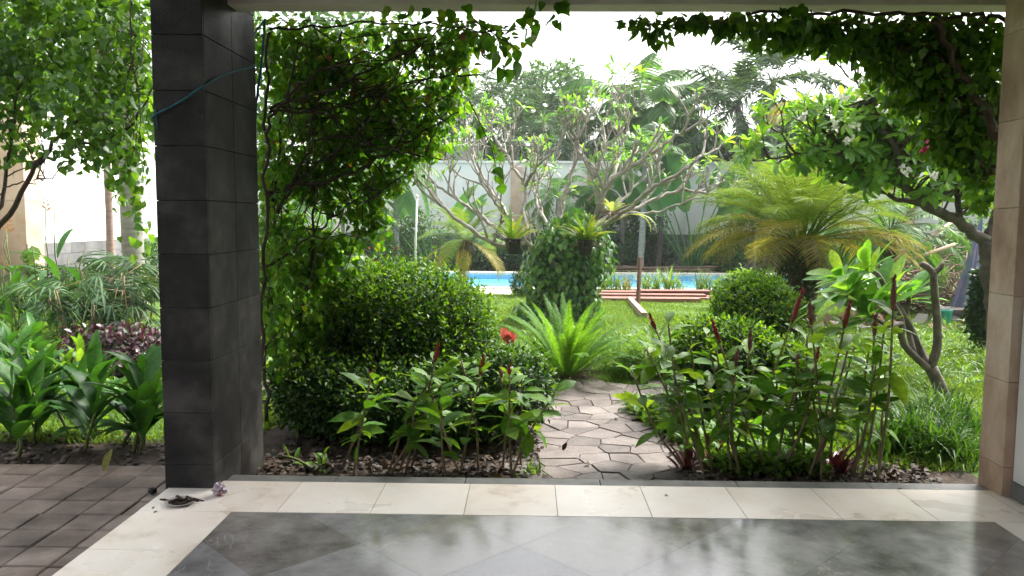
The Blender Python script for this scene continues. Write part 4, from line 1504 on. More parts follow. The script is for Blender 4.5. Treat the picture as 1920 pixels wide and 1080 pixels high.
YR = 9.2
rt = thing('frangipani_tree', (gx(1868, YR), YR, 0), 'leafy frangipani with white flowers and a dark diagonal limb, beside the porch pier', 'tree')
mb, tips = MB(), []
limbsR = [
    ([(1872, 665, 0), (1862, 560, 0), (1852, 500, 0), (1850, 452, 0)], .10, .085, 0),
    ([(1850, 455, 0), (1800, 418, 0), (1740, 386, -.1), (1690, 345, -.1), (1640, 305, 0), (1590, 280, 0)], .07, .03, 5),
    ([(1850, 455, 0), (1868, 400, .1), (1872, 340, .2), (1850, 260, .3), (1820, 200, .3)], .065, .03, 4),
    ([(1740, 386, -.1), (1690, 372, .3), (1620, 350, .4), (1560, 335, .5)], .04, .02, 4),
    ([(1690, 345, -.1), (1680, 290, -.3), (1650, 230, -.3), (1640, 180, -.3)], .042, .02, 4),
    ([(1800, 418, 0), (1790, 340, .4), (1760, 280, .5), (1740, 210, .5)], .042, .02, 4),
    ([(1640, 305, 0), (1580, 290, -.2), (1530, 275, -.2), (1485, 290, -.2)], .035, .016, 4),
]
for W, ra, rb, kids in limbsR:
    P = spline([at(px, py, YR + dy) for px, py, dy in W], 5 * len(W))
    P += RNG.normal(size=P.shape) * .010
    mb.tube(P, np.linspace(ra, rb, len(P)), 8)
    if kids:
        frang_branch(mb, tips, P[-1], unit(P[-1] - P[-3]), .25, rb * .9, 2, .7, .4)
    for q in range(kids):
        i = RNG.integers(len(P) // 4, len(P) - 1)
        frang_branch(mb, tips, P[i], rdir(1)[0] * .8 + np.array([-.2, -.1, .6]), .28, rb * .9, 2, .75, .4)
nodes = np.concatenate([spline([at(px, py, YR + dy) for px, py, dy in W], 20) for W, _, _, _ in limbsR[1:]])
lumR = [L_(1560, 262, YR, .42, .5, .28), L_(1640, 205, YR, .5, .5, .35), L_(1720, 230, YR, .5, .5, .4), L_(1790, 270, YR, .4, .5, .5), L_(1650, 300, YR, .5, .5, .28), L_(1500, 282, YR, .3, .4, .2),
        L_(1735, 330, YR - .2, .4, .4, .25), L_(1830, 330, YR, .25, .4, .4), L_(1560, 320, YR, .35, .4, .15)]
pts, outv = cloud(lumR, 330, .4)
for q in range(len(pts)):
    j = np.argmin(((nodes - pts[q]) ** 2).sum(1))
    dd = unit(outv[q] + np.array([-.1, -.2, .5]))
    mb.tube(curve(nodes[j], pts[q], 5, .06, .04), np.linspace(.014, .009, 5), 5)
    tips.append((pts[q], dd))
mb.build('trunk', 'dark_bark', rt)
m = MB()
rosettes(m, tips, .95, .19, 7, 11)
m.build('crown', 'frang_dark', rt)
m = MB()
for px, py in ((1583, 185), (1660, 208), (1590, 266), (1670, 176), (1695, 320), (1505, 222), (1610, 150), (1566, 236), (1750, 330), (1600, 235)):
    c = at(px, py, YR - .55)
    m = MB()
    for q in range(4):
        cc = c + RNG.normal(size=3) * .022
        m.leaves(T_OVAL, np.repeat(cc[None], 5, 0), rdir(5) * .8 + np.array([0, -.5, .4]), (0, -.6, .7), .052, 1.3)
    m.build('flower', 'white_flower', rt)

# pruned young frangipani
pf = thing('frangipani_tree', gp(1772, 757), 'small pruned frangipani with a forked bare stub and big glossy leaves, right of the path', 'tree')
mb, tips = MB(), []
Y0 = gp(1772, 757)[1]


def PA(W, Y):
    return np.array([at(px, py, Y + dy) for px, py, dy in W])


mb.tube(spline(PA([(1774, 762, 0), (1762, 725, 0), (1745, 688, 0)], Y0), 8), np.linspace(.06, .054, 8), 10)
mb.tube(spline(PA([(1745, 690, 0), (1757, 650, 0), (1757, 600, 0), (1752, 545, 0), (1750, 508, 0)], Y0), 12), np.linspace(.042, .030, 12), 9)
mb.tube(spline(PA([(1750, 512, 0), (1738, 500, 0), (1726, 495, 0)], Y0), 5), [.03, .03, .029, .028, .023], 8)
mb.tube(spline(PA([(1750, 512, 0), (1762, 503, 0), (1770, 492, 0)], Y0), 5), [.03, .028, .027, .025, .02], 8)
for W, r in (([(1742, 692, 0), (1715, 668, -.1), (1692, 640, -.1), (1690, 600, -.2), (1668, 560, -.2)], .035), ([(1742, 690, 0), (1724, 655, .1), (1706, 615, .1), (1680, 570, .1), (1650, 535, .1)], .04),
             ([(1715, 668, -.1), (1700, 600, .2), (1705, 555, .2)], .028), ([(1690, 600, -.2), (1640, 575, -.3), (1590, 545, -.3)], .026), ([(1680, 570, .1), (1640, 540, .3), (1580, 520, .3)], .026),
             ([(1668, 560, -.2), (1650, 520, -.3), (1630, 505, -.3)], .024), ([(1690, 605, -.2), (1665, 610, -.4), (1630, 590, -.45)], .022)):
    P = spline(PA(W, Y0), 10)
    mb.tube(P, np.linspace(r, r * .75, 10), 8)
    tips.append((P[-1], unit(P[-1] - P[-3]) * .7 + np.array([0, 0, .5])))
mb.build('trunk', 'brown_bark', pf)
m = MB()
rosettes(m, tips, 1, .40, 10, 13, T_FRANG, .95)
rosettes(m, tips, 1, .30, 4, 6, T_FRANG, 1.0)
m.build('crown', 'frang_leaf', pf)


def vine_stem(mb, W, r0, r1, n=24, jit=.012):
    P = spline([at(px, py, Y) for px, py, Y in W], n)
    P[1:-1] += RNG.normal(size=(n - 2, 3)) * jit
    mb.tube(P, np.linspace(r0, r1, n), 7)
    return P


# hanging vine on the right half of the beam
rv = thing('climbing_vine', at(1886, 400, 4.9), 'dense dark vine on the right half of the beam, thick stem on the pier', 'vine')
mb = MB()
Ps = [vine_stem(mb, [(1880, 420, 4.9), (1884, 330, 4.85), (1896, 200, 4.84), (1898, 80, 4.84), (1888, 40, 4.8)], .02, .016),
      vine_stem(mb, [(1888, 40, 4.63), (1780, 30, 4.63), (1600, 26, 4.63), (1400, 28, 4.63)], .013, .008),
      vine_stem(mb, [(1884, 300, 5.3), (1850, 220, 5.3), (1795, 120, 5.3), (1750, 40, 5.2)], .035, .022),
      vine_stem(mb, [(1795, 120, 5.3), (1700, 90, 5.4), (1560, 70, 5.4), (1380, 55, 5.3), (1180, 45, 5.2)], .018, .006),
      vine_stem(mb, [(1850, 220, 5.3), (1780, 200, 5.6), (1700, 150, 5.7), (1600, 110, 5.6)], .016, .006),
      vine_stem(mb, [(1884, 300, 5.3), (1840, 330, 5.6), (1800, 280, 5.8), (1740, 220, 5.8)], .014, .005)]
lum = [L_(1195, 46, 5.1, .10, .1, .05), L_(1235, 58, 5.1, .08, .1, .09), L_(1300, 40, 5.1, .18, .12, .05), L_(1385, 44, 5.15, .2, .16, .08), L_(1480, 60, 5.3, .26, .22, .12), L_(1590, 64, 5.4, .36, .3, .15), L_(1710, 95, 5.5, .36, .4, .27),
       L_(1815, 130, 5.5, .3, .4, .42), L_(1835, 255, 5.6, .19, .3, .32), L_(1785, 240, 5.7, .26, .35, .25), L_(1710, 175, 5.8, .22, .3, .16), L_(1850, 345, 5.7, .12, .2, .2)]
lum = [(c, (a, b * .65, d)) for c, (a, b, d) in lum]
pts, outv = cloud(lum, 4500, .1)
k = (pts[:, 2] < 2.95) | (pts[:, 1] > 4.86)
pts, outv = pts[k], outv[k]
for q in range(150):
    a = Ps[RNG.integers(2, 6)]
    i = RNG.integers(4, len(a))
    e = pts[RNG.integers(len(pts))]
    if np.linalg.norm(e - a[i]) < .8:
        mb.tube(curve(a[i], e, 6, .05, .05), np.linspace(.006, .002, 6), 4)
mb.build('stem', 'vine_stem', rv)
m = MB()
foliage(m, T_HEART, pts, outv * .5, .066, 1.0, .5, .75, .8)
n = 130
px, py = rnd(n, 1170, 1720), rnd(n, 12, 46)
pp = np.array([at(a, b, 4.6) for a, b in zip(px, py)])
kk = thin(pp * np.array([1, 0, 0]), 3.0, .4, 4)
foliage(m, T_HEART, pp[kk], np.tile([0, -.4, -.3], (kk.sum(), 1)), .07, 1, .2, .8, .6)
m.build('foliage', 'dark_vine', rv)
m = MB()
c = at(1735, 278, 5.3)
m.leaves(T_OVAL, np.repeat(c[None], 10, 0) + RNG.normal(size=(10, 3)) * .012, rdir(10), rdir(10), .035, 1.6)
m.build('flower', 'pink_flower', rv)

# big climbing vine on the left
lv = thing('climbing_vine', gp(492, 815, 0), 'huge tangled vine covering the left of the opening, behind the dark pillar', 'vine')
mb = MB()
Ls = [vine_stem(mb, [(486, 800, 5.45), (490, 600, 5.5), (496, 420, 5.5), (500, 230, 5.4), (505, 60, 5.2)], .016, .009),
      vine_stem(mb, [(500, 790, 5.6), (498, 640, 5.7), (515, 480, 5.7), (520, 300, 5.7), (560, 80, 5.6)], .015, .008),
      vine_stem(mb, [(580, 830, 6.0), (560, 640, 6.0), (590, 420, 6.0), (580, 250, 5.9), (640, 60, 5.8)], .015, .006),
      vine_stem(mb, [(505, 205, 5.4), (620, 165, 5.6), (740, 110, 5.7), (860, 45, 5.5)], .012, .005),
      vine_stem(mb, [(505, 210, 5.4), (640, 200, 5.8), (780, 150, 5.9), (900, 140, 5.8)], .010, .004),
      vine_stem(mb, [(500, 370, 5.5), (600, 310, 5.8), (680, 230, 5.9), (790, 80, 5.8)], .012, .004),
      vine_stem(mb, [(498, 360, 5.5), (640, 330, 5.9), (760, 270, 6.0), (860, 210, 6.0)], .014, .004),
      vine_stem(mb, [(520, 400, 5.6), (600, 260, 5.8), (720, 280, 5.9), (830, 300, 5.9)], .012, .004),
      vine_stem(mb, [(505, 55, 5.0), (620, 50, 5.0), (760, 48, 5.0), (930, 60, 5.0), (1000, 48, 5.0)], .008, .003),
      vine_stem(mb, [(498, 250, 5.4), (560, 160, 5.4), (660, 110, 5.4), (800, 70, 5.3)], .012, .004),
      vine_stem(mb, [(500, 500, 5.5), (590, 440, 5.8), (660, 380, 5.9), (730, 350, 6.0)], .010, .003)]
lum = [L_(550, 110, 5.9, .36, .5, .32), L_(680, 100, 6.0, .5, .6, .26), L_(800, 95, 6.0, .36, .5, .17), L_(640, 200, 6.2, .55, .6, .36), L_(775, 190, 6.2, .4, .5, .27), L_(850, 150, 6.1, .2, .4, .2),
       L_(560, 300, 6.1, .35, .5, .5), L_(700, 290, 6.3, .45, .5, .27), L_(800, 260, 6.3, .2, .4, .15), L_(555, 420, 6.1, .32, .5, .5), L_(650, 400, 6.3, .33, .4, .3), L_(720, 350, 6.3, .16, .3, .12),
       L_(545, 550, 6.0, .26, .4, .45), L_(620, 490, 6.3, .26, .4, .3), L_(540, 680, 5.9, .22, .3, .35), L_(600, 590, 6.1, .2, .3, .3), L_(690, 420, 6.3, .2, .3, .2), L_(570, 760, 5.9, .16, .25, .2), L_(510, 300, 5.6, .10, .2, .5), L_(515, 520, 5.6, .12, .2, .5), L_(520, 640, 5.7, .12, .2, .3), L_(880, 60, 5.4, .22, .25, .09), L_(930, 75, 5.2, .16, .2, .10)]
lum = [(c, (a, b * .6, d)) for c, (a, b, d) in lum]
pts, outv = cloud(lum, 13500, .15)
kk = thin(pts, 5.0, -2.2, 9)
pts, outv = pts[kk], outv[kk]
for q in range(230):
    a = Ls[RNG.integers(0, len(Ls))]
    i = RNG.integers(3, len(a))
    e = pts[RNG.integers(len(pts))]
    if np.linalg.norm(e - a[i]) < 1.1:
        mb.tube(curve(a[i], e, 7, .05, .04), np.linspace(.006, .0018, 7), 4)
mb.build('stem', 'vine_stem', lv)
m = MB()
foliage(m, T_HEART, pts, outv * .5, .058, 1.0, .6, .6, .9)
# the spray that hangs into the bright gap
sp = spline([at(a, b, 5.0) for a, b in ((890, 40), (935, 70), (965, 90), (975, 105))], 8)
spp = np.array([at(a, b, 5.0) for a, b in ((935, 48), (985, 52), (1000, 60), (968, 95), (930, 100), (945, 122), (958, 130), (940, 128), (975, 118), (925, 85), (912, 70), (990, 70), (1002, 45), (955, 108))])
foliage(m, T_HEART, spp, np.tile([0, -.2, -.6], (len(spp), 1)), .095, 1, .3, .8, .4)
q = spline([at(a, b, 5.6) for a, b in ((880, 190), (900, 230), (925, 290), (930, 345))], 14)
foliage(m, T_HEART, q[3:] + RNG.normal(size=(11, 3)) * .02, np.tile([.2, -.2, -.5], (11, 1)), .085, 1, .3, .6, .8)
px, py = rnd(90, 470, 1080), rnd(90, 0, 44)
pp = np.array([at(a, b, 4.6) for a, b in zip(px, py)])
kk = thin(pp * np.array([1, 0, 0]), 3.0, .2, 8)
foliage(m, T_HEART, pp[kk], np.tile([0, -.4, -.3], (kk.sum(), 1)), .075, 1, .2, .8, .6)
m.build('foliage', 'vine_leaf', lv)
m = MB()
m.tube(sp, np.linspace(.005, .002, 8), 5)
m.build('spray', 'vine_stem', lv)
m = MB()
i = RNG.choice(len(pts), 330)
i = i[pts[i][:, 2] > 2.0]
foliage(m, T_OVAL, pts[i], outv[i], .06, 1.2, .2, .9, .6)
m.build('dry_leaves', 'red_leaf', lv)
m = MB()
m.tube(q, np.linspace(.005, .002, 14), 5)
m.build('spray', 'vine_stem', lv)

# leaf curtain on the far left
t = thing('bougainvillea', (gx(-40, 6.4), 6.4, 0), 'leafy bougainvillea arching in from the left edge, in front of the white wall', 'shrub')
mb = MB()
Bs = [vine_stem(mb, [(-150, 760, 6.4), (-60, 520, 6.4), (20, 400, 6.4), (70, 310, 6.4), (120, 250, 6.4), (200, 160, 6.4)], .03, .01),
      vine_stem(mb, [(-60, 520, 6.4), (10, 350, 6.5), (20, 240, 6.5), (60, 80, 6.5)], .02, .006),
      vine_stem(mb, [(70, 310, 6.4), (150, 270, 6.3), (240, 240, 6.2), (290, 150, 6.2)], .014, .006),
      vine_stem(mb, [(-30, 450, 6.4), (0, 360, 6.2), (60, 340, 6.1), (80, 335, 6.1)], .008, .003),
      vine_stem(mb, [(200, 0, 6.3), (210, 100, 6.3), (235, 180, 6.3), (262, 300, 6.2)], .007, .003),
      vine_stem(mb, [(245, 0, 6.0), (246, 90, 6.0), (262, 180, 6.0), (270, 400, 6.0)], .006, .003)]
lum = [L_(40, 60, 6.5, .5, .5, .4), L_(150, 60, 6.4, .45, .5, .4), L_(240, 80, 6.3, .3, .5, .4), L_(60, 170, 6.5, .5, .5, .36), L_(170, 190, 6.3, .45, .5, .36), L_(245, 230, 6.2, .2, .4, .4), L_(170, 275, 6.3, .36, .4, .2),
       L_(-50, 120, 6.5, .5, .5, .6), L_(20, 270, 6.5, .25, .3, .2), L_(240, 330, 6.2, .14, .3, .22), L_(120, -40, 6.4, .8, .6, .4)]
pts, outv = cloud(lum, 5800, .15)
kk = thin(pts, 4.0, -1.0, 5)
pts, outv = pts[kk], outv[kk]
e2 = np.array([at(a, b, 6.0) + RNG.normal(size=3) * .06 for a, b in zip(rnd(60, 240, 272), rnd(60, 300, 480))])
pts, outv = np.vstack([pts, e2]), np.vstack([outv, rdir(60)])
for q in range(120):
    a = Bs[RNG.integers(0, len(Bs))]
    i = RNG.integers(4, len(a))
    e = pts[RNG.integers(len(pts))]
    if np.linalg.norm(e - a[i]) < .9:
        mb.tube(curve(a[i], e, 6, .05, .04), np.linspace(.006, .0018, 6), 4)
mb.build('stem', 'vine_stem', t)
m = MB()
foliage(m, T_HEART, pts, outv * .5, .070, .95, .6, .6, .8)
m.build('foliage', 'curtain_leaf', t)

# ------------------------------------------------------------------ clipped hedges
x = gx(768, 6.5)
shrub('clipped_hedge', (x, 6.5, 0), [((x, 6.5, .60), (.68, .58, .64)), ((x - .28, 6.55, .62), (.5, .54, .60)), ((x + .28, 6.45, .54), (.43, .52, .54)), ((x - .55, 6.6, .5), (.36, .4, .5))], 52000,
      'rounded clipped hedge dome, bright on top, left of the path', 'hedge', 'hedge_leaf', T_SMALL, .041, shell=.62, lit_tops=3800, up=.7, spread=.8, stems=10, stem_r=.02)
lum = [((gx(600, 5.95), 5.95, .34), (.42, .34, .30)), ((gx(720, 5.9), 5.78, .33), (.5, .32, .27)), ((gx(850, 5.9), 5.78, .34), (.45, .32, .27)), ((gx(965, 6.0), 5.9, .38), (.30, .34, .30)), ((gx(770, 5.9), 5.8, .20), (.8, .32, .2))]
shrub('clipped_hedge', (gx(770, 5.95), 5.95, 0), lum, 30000, 'low dark hedge in front of the rounded dome, behind the red coned stalks', 'hedge', 'hedge_leaf', T_SMALL, .041, shell=.6, lit_tops=700, up=.7, spread=.8, stems=16, stem_r=.018)
x = gx(1424, 7.9)
shrub('clipped_shrub', (x, 7.9, 0), [((x, 7.9, .62), (.41, .40, .44)), ((x, 7.9, .35), (.34, .34, .35))], 15000, 'round clipped bush on the right of the lawn in front of the palm', 'shrub', 'hedge_leaf', T_SMALL, .046, shell=.7, lit_tops=1500, up=.7, spread=.8, stems=6)
lum = [((gx(1330, 6.4), 6.45, .42), (.26, .3, .40)), ((gx(1390, 6.4), 6.45, .46), (.34, .3, .36)), ((gx(1480, 6.4), 6.5, .36), (.3, .3, .3))]
shrub('clipped_hedge', (gx(1390, 6.45), 6.45, 0), lum, 14000, 'low dark hedge on the right edge of the path, under the round bush', 'hedge', 'hedge_leaf', T_SMALL, .046, shell=.65, lit_tops=900, up=.7, spread=.8, stems=8)

# coral bloom on the hedge
c = at(953, 633, 6.25)
t = thing('coral_flower', c, 'large crumpled coral red bloom on the edge of the low hedge', 'flower')
m = MB()
n = 22
m.leaves(T_OVAL, c + RNG.normal(size=(n, 3)) * .018, rdir(n) + np.array([0, -.3, .2]), rdir(n) + np.array([0, -.8, .2]), RNG.uniform(.045, .08, n), 1.7)
m.build('petals', 'coral_flower', t)
m = MB()
m.tube(curve(c + np.array([.02, .02, -.22]), c, 5, 0, .03), .004, 5)
m.build('stem', 'green_stem', t)


# ------------------------------------------------------------------ red coned ginger stalks
def cone_mesh(c, d, L, r):
    m = MB()
    prof = []
    k = max(8, int(L / .009))
    for i in range(k + 1):
        u = i / k
        rr = r * (math.sin(min(1, u * 1.15 + .12) * math.pi) ** .55 if u < .78 else (1 - u) / .22 * .86) * (1 + .10 * (i % 2))
        prof.append((max(rr, .0008), u * L))
    m.lathe(c, prof, 9, axis=d)
    n = int(L / .006)
    a = np.arange(n) * 2.4
    u = np.linspace(.05, .92, n)
    w3 = unit(d)
    ref = unit(np.cross(w3, (.3, .9, .1)))
    oth = np.cross(w3, ref)
    rad = ref * np.cos(a)[:, None] + oth * np.sin(a)[:, None]
    rr = np.interp(u, [q[1] / L for q in prof], [q[0] for q in prof])
    m.leaves(T_SMALL, c + w3 * (u * L)[:, None] + rad * (rr * .85)[:, None], w3 + rad * .25, rad, .026, 1.5)
    return m


def ginger(base, specs, label, cat='ginger plant', lean=(0, 0), fol='ginger_leaf', lsize=.19):
    t = thing('red_ginger', base, label, cat, 'red coned ginger plants along the porch step')
    b = np.asarray(base, float)
    for H, cone in specs:
        s0 = b + np.array([RNG.normal() * .09, RNG.normal() * .06, 0])
        e = s0 + np.array([lean[0] + RNG.normal() * .14, lean[1] + RNG.normal() * .10, H])
        P = spline([s0, s0 * .55 + e * .45 + RNG.normal(size=3) * .03, e], 14)
        m = MB()
        m.tube(P, np.linspace(.0095, .006, 14), 6)
        st = m.build('stem', 'cane_stem', t)
        n = RNG.integers(13, 18)
        u = np.linspace(.40, 1.0, n) ** .9
        f = u * 13
        i0 = np.minimum(f.astype(int), 12)
        pos = P[i0] + (P[i0 + 1] - P[i0]) * (f - i0)[:, None]
        a = np.arange(n) * 1.05 + RNG.uniform(0, 6)
        rad = np.stack([np.cos(a), np.sin(a), np.zeros(n)], 1)
        el = np.linspace(-.05, .75, n)[:, None] + RNG.normal(size=(n, 1)) * .2
        d = rad * np.cos(el) + np.array([0, 0, 1.0]) * np.sin(el)
        m = MB()
        sz = lsize * np.interp(u, [.4, .6, .9, 1], [.75, 1.0, .9, .7]) * RNG.uniform(.6, 1.25, n)
        d[:, 2] -= np.where(RNG.uniform(size=n) < .25, RNG.uniform(.2, .9, n), 0)
        m.leaves(T_LANCE, pos, d, np.array([0, 0, 1.0]) - rad * .2 + RNG.normal(size=(n, 3)) * .35, sz, RNG.uniform(1.1, 1.6, n))
        m.build('foliage', fol, st)
        if cone:
            L = cone if cone > .03 else .1
            cone_mesh(P[-1], unit(P[-1] - P[-3]), L, .010 + L * .026).build('flower_cone', 'cone_red' if RNG.uniform() < .75 else 'cone_brown', st)
    return t


Yg = 4.98
ginger((gx(655, Yg), Yg + .1, 0), [(.58, 0), (.64, .05)], 'ginger stalks at the left end of the row, with a faded brown cone', lean=(.1, 0))
ginger((gx(718, Yg), Yg, 0), [(.60, 0), (.54, 0), (.66, 0)], 'leaning ginger stalks with a yellow leaf, before the dark hedge', lean=(.18, .02))
ginger((gx(790, Yg), Yg + .05, 0), [(.74, .12), (.52, 0)], 'ginger with the tallest red cone of the left row, in front of the hedge', lean=(.05, 0))
ginger((gx(858, Yg), Yg, 0), [(.66, .12), (.56, 0), (.6, 0)], 'ginger with a tilted rust red cone, right of the tallest cone of the left row', lean=(.04, 0))
ginger((gx(930, Yg), Yg + .08, 0), [(.60, .07), (.62, 0)], 'ginger stalks whose small cones sit below the coral bloom', lean=(.05, 0))
ginger((gx(968, Yg), Yg + .06, 0), [(.66, .05), (.72, 0), (.55, 0)], 'ginger stalks overhanging the left edge of the stone path', lean=(.0, .03))
ginger((gx(1345, Yg), Yg + .12, 0), [(.78, 0), (.92, .10), (.66, 0), (.84, 0), (.98, 0), (.6, 0), (.74, 0)], 'ginger clump leaning over the path from the right, with yellow top leaves', lean=(-.22, .08))
ginger((gx(1408, Yg), Yg + .05, 0), [(.80, .12), (.66, 0), (.9, 0), (.72, .1), (.6, 0), (.82, 0)], 'second ginger clump from the path on the right, before the low hedge', lean=(-.06, .05))
ginger((gx(1470, Yg), Yg + .12, 0), [(.98, .24), (.86, .16), (.72, .08), (.8, 0), (.62, 0), (.7, 0)], 'ginger with twin tall red cones in front of the round bush', lean=(.03, .05))
ginger((gx(1540, Yg), Yg + .06, 0), [(.88, 0), (1.0, .14), (.76, .08), (.7, 0), (.8, 0), (.6, 0)], 'ginger clump with yellow leaves and a faded cone, middle of the right row', lean=(.05, 0))
ginger((gx(1600, Yg), Yg + .1, 0), [(1.1, .22), (.98, .18), (.8, 0), (.9, 0), (.7, 0), (.84, 0)], 'ginger with the highest dark red cones, below the big glossy leaves', lean=(.04, .02))
ginger((gx(1655, Yg), Yg + .05, 0), [(.92, .14), (1.0, 0), (.74, 0), (.66, 0)], 'ginger at the right end of the row with a dark red cone', lean=(.08, .03))

# ------------------------------------------------------------------ fern on the far side of the path
c = gp(1062, 712)
t = thing('fern', c, 'bright green sword fern with upright arching fronds, at the bend of the path', 'fern')
for i in range(84):
    m = MB()
    az = i * 2.4 + RNG.normal() * .2
    el = 1.5 - .85 * (i / 84) ** .8 + RNG.normal() * .08
    b = c + np.array([math.cos(az) * .06, math.sin(az) * .05, .02])
    frond(m, b, az, el, RNG.uniform(.72, 1.08), RNG.uniform(.7, 1.2), 74, .062, 1.5, .12, .1, T_PINNA, rad=.004, start=.12)
    m.build('frond', 'fern_leaf', t)
m = MB()
n = 70
a = rnd(n, 0, 6.28)
m.leaves(T_STRAP, c + np.stack([np.cos(a) * .12, np.sin(a) * .1, 0 * a + .02], 1), np.stack([np.cos(a) * .6, np.sin(a) * .6, rnd(n, .1, 1)], 1), (0, 0, 1), rnd(n, .15, .3), .5)
m.build('old_stalks', 'dry_twig', t)

# ------------------------------------------------------------------ left yard planting


def lush(base, n, L, W, label, leaf='broad_leaf', spread=.16, el=(.45, 1.45), cat='plant', name='ginger_lily', bend=(.7, 1.5)):
    t = thing(name, base, label, cat)
    b = np.asarray(base, float)
    m = MB()
    st = MB()
    k = max(3, n // 9)
    for s in range(k):
        s0 = b + np.array([RNG.normal() * spread, RNG.normal() * spread * .7, 0])
        h = L * RNG.uniform(.5, 1.0)
        e = s0 + np.array([RNG.normal() * .12, RNG.normal() * .1, h])
        st = MB()
        st.tube(curve(s0, e, 6, 0, .03), np.linspace(.012, .008, 6), 6)
        st.build('stem', 'green_stem', t)
        q = n // k
        for i in range(q):
            u = .25 + .75 * i / q
            p = s0 + (e - s0) * u
            az = (i % 2) * math.pi + s * 1.3 + RNG.normal() * .55
            arc_leaf(m, p, az, el[0] + (el[1] - el[0]) * u + RNG.normal() * .12, L * RNG.uniform(.6, 1.05), W * RNG.uniform(.8, 1.15), RNG.uniform(*bend), 0, .35,
                     prof=[.12, .55, .85, 1, .95, .75, .42, 0], wavy=.02)
    m.build('foliage', leaf, t)
    return t


lush((gx(45, 5.6), 5.6, 0), 126, .50, .11, 'big clump of broad glossy leaves at the far left, beside the brick paving', spread=.26)
lush((gx(232, 5.45), 5.45, 0), 63, .50, .105, 'broad leaved clump right beside the dark pillar, with one yellow leaf at its foot', spread=.10)
m = MB()
c = gp(195, 888, .02)
arc_leaf(m, c, 1.5, 1.2, .17, .05, .9)
o = m.build('yellow_leaf', 'date_yellow', origin=c)
tag(o, 'single yellowed leaf standing at the edge of the brick paving', 'leaf')
lush((gx(-20, 7.6), 7.6, 0), 72, .45, .09, 'mid green leafy clump at the left edge, behind the big glossy clump', spread=.25)
lush((gx(95, 7.2), 7.2, 0), 63, .34, .08, 'low leafy clump in front of the purple bush', leaf='weed', spread=.22)

x = gx(205, 7.6)
shrub('purple_shrub', (x, 7.6, 0), [((x - .2, 7.6, .3), (.36, .34, .28)), ((x + .2, 7.55, .27), (.32, .34, .26)), ((x, 7.6, .42), (.26, .26, .18))], 2600,
      'low shrub of purple leaves left of the dark pillar', 'shrub', 'purple_leaf', T_OVAL, .065, shell=.4, stems=8)
x = gx(270, 8.2)
shrub('purple_shrub', (x, 8.2, 0), [((x, 8.2, .25), (.3, .3, .24))], 900, 'second purple leaved shrub, half hidden by the pillar', 'shrub', 'purple_leaf', T_OVAL, .065, shell=.4, stems=5)


def fan_palm(base, n, H, label):
    t = thing('fan_palm', base, label, 'palm')
    b = np.asarray(base, float)
    m, st = MB(), MB()
    for i in range(n):
        s0 = b + np.array([RNG.normal() * .14, RNG.normal() * .14, 0])
        h = H * RNG.uniform(.45, 1)
        e = s0 + np.array([RNG.normal() * .2, RNG.normal() * .15, h])
        st = MB()
        st.tube(curve(s0, e, 6, 0, .03), .010, 6)
        for j in range(5):
            az = RNG.uniform(0, 6.28)
            pe = RNG.uniform(.0, 1.1)
            d = np.array([math.cos(az) * math.cos(pe), math.sin(az) * math.cos(pe), math.sin(pe)])
            hub = e - np.array([0, 0, j * .06]) + d * RNG.uniform(.15, .3)
            st.tube([e - np.array([0, 0, j * .06]), hub], .004, 4)
            side = unit(np.cross(d, (0, 0, 1.0)))
            k = 9
            a = np.linspace(-1.5, 1.5, k)[:, None]
            dirs = d * np.cos(a) + side * np.sin(a) + np.array([0, 0, -.25])
            m.leaves(T_STRAP, np.repeat(hub[None], k, 0), dirs, np.cross(side, d), RNG.uniform(.22, .32, k), .75)
        st.build('stem', 'cane_stem', t)
    m.build('foliage', 'palm_frond', t)
    return t


fan_palm((gx(175, 9.2), 9.2, 0), 13, 1.05, 'dark clump of small fan palms in front of the grey block wall')
fan_palm((gx(240, 9.8), 9.8, 0), 9, 1.2, 'taller fan palm clump at the foot of the grey palm trunk')
fan_palm((gx(110, 10.5), 10.5, 0), 9, 1.0, 'feathery fan palms at the left, near the tan wall pier')

palm('palm_tree', (gx(250, 11.6), 11.6, 0), (gx(243, 11.6), 11.6, 5.6), 12, 2.4, 'thick smooth grey palm trunk close to the dark pillar', leaf='palm_light', r0=.16, r1=.11, ll=.6)
palm('palm_tree', (gx(203, 11.2), 11.2, 0), (gx(196, 11.2), 11.2, 5.0), 9, 1.8, 'slender pinkish palm trunk left of the thick grey one', leaf='palm_light', bark='pink_bark', r0=.055, r1=.045, ll=.45)

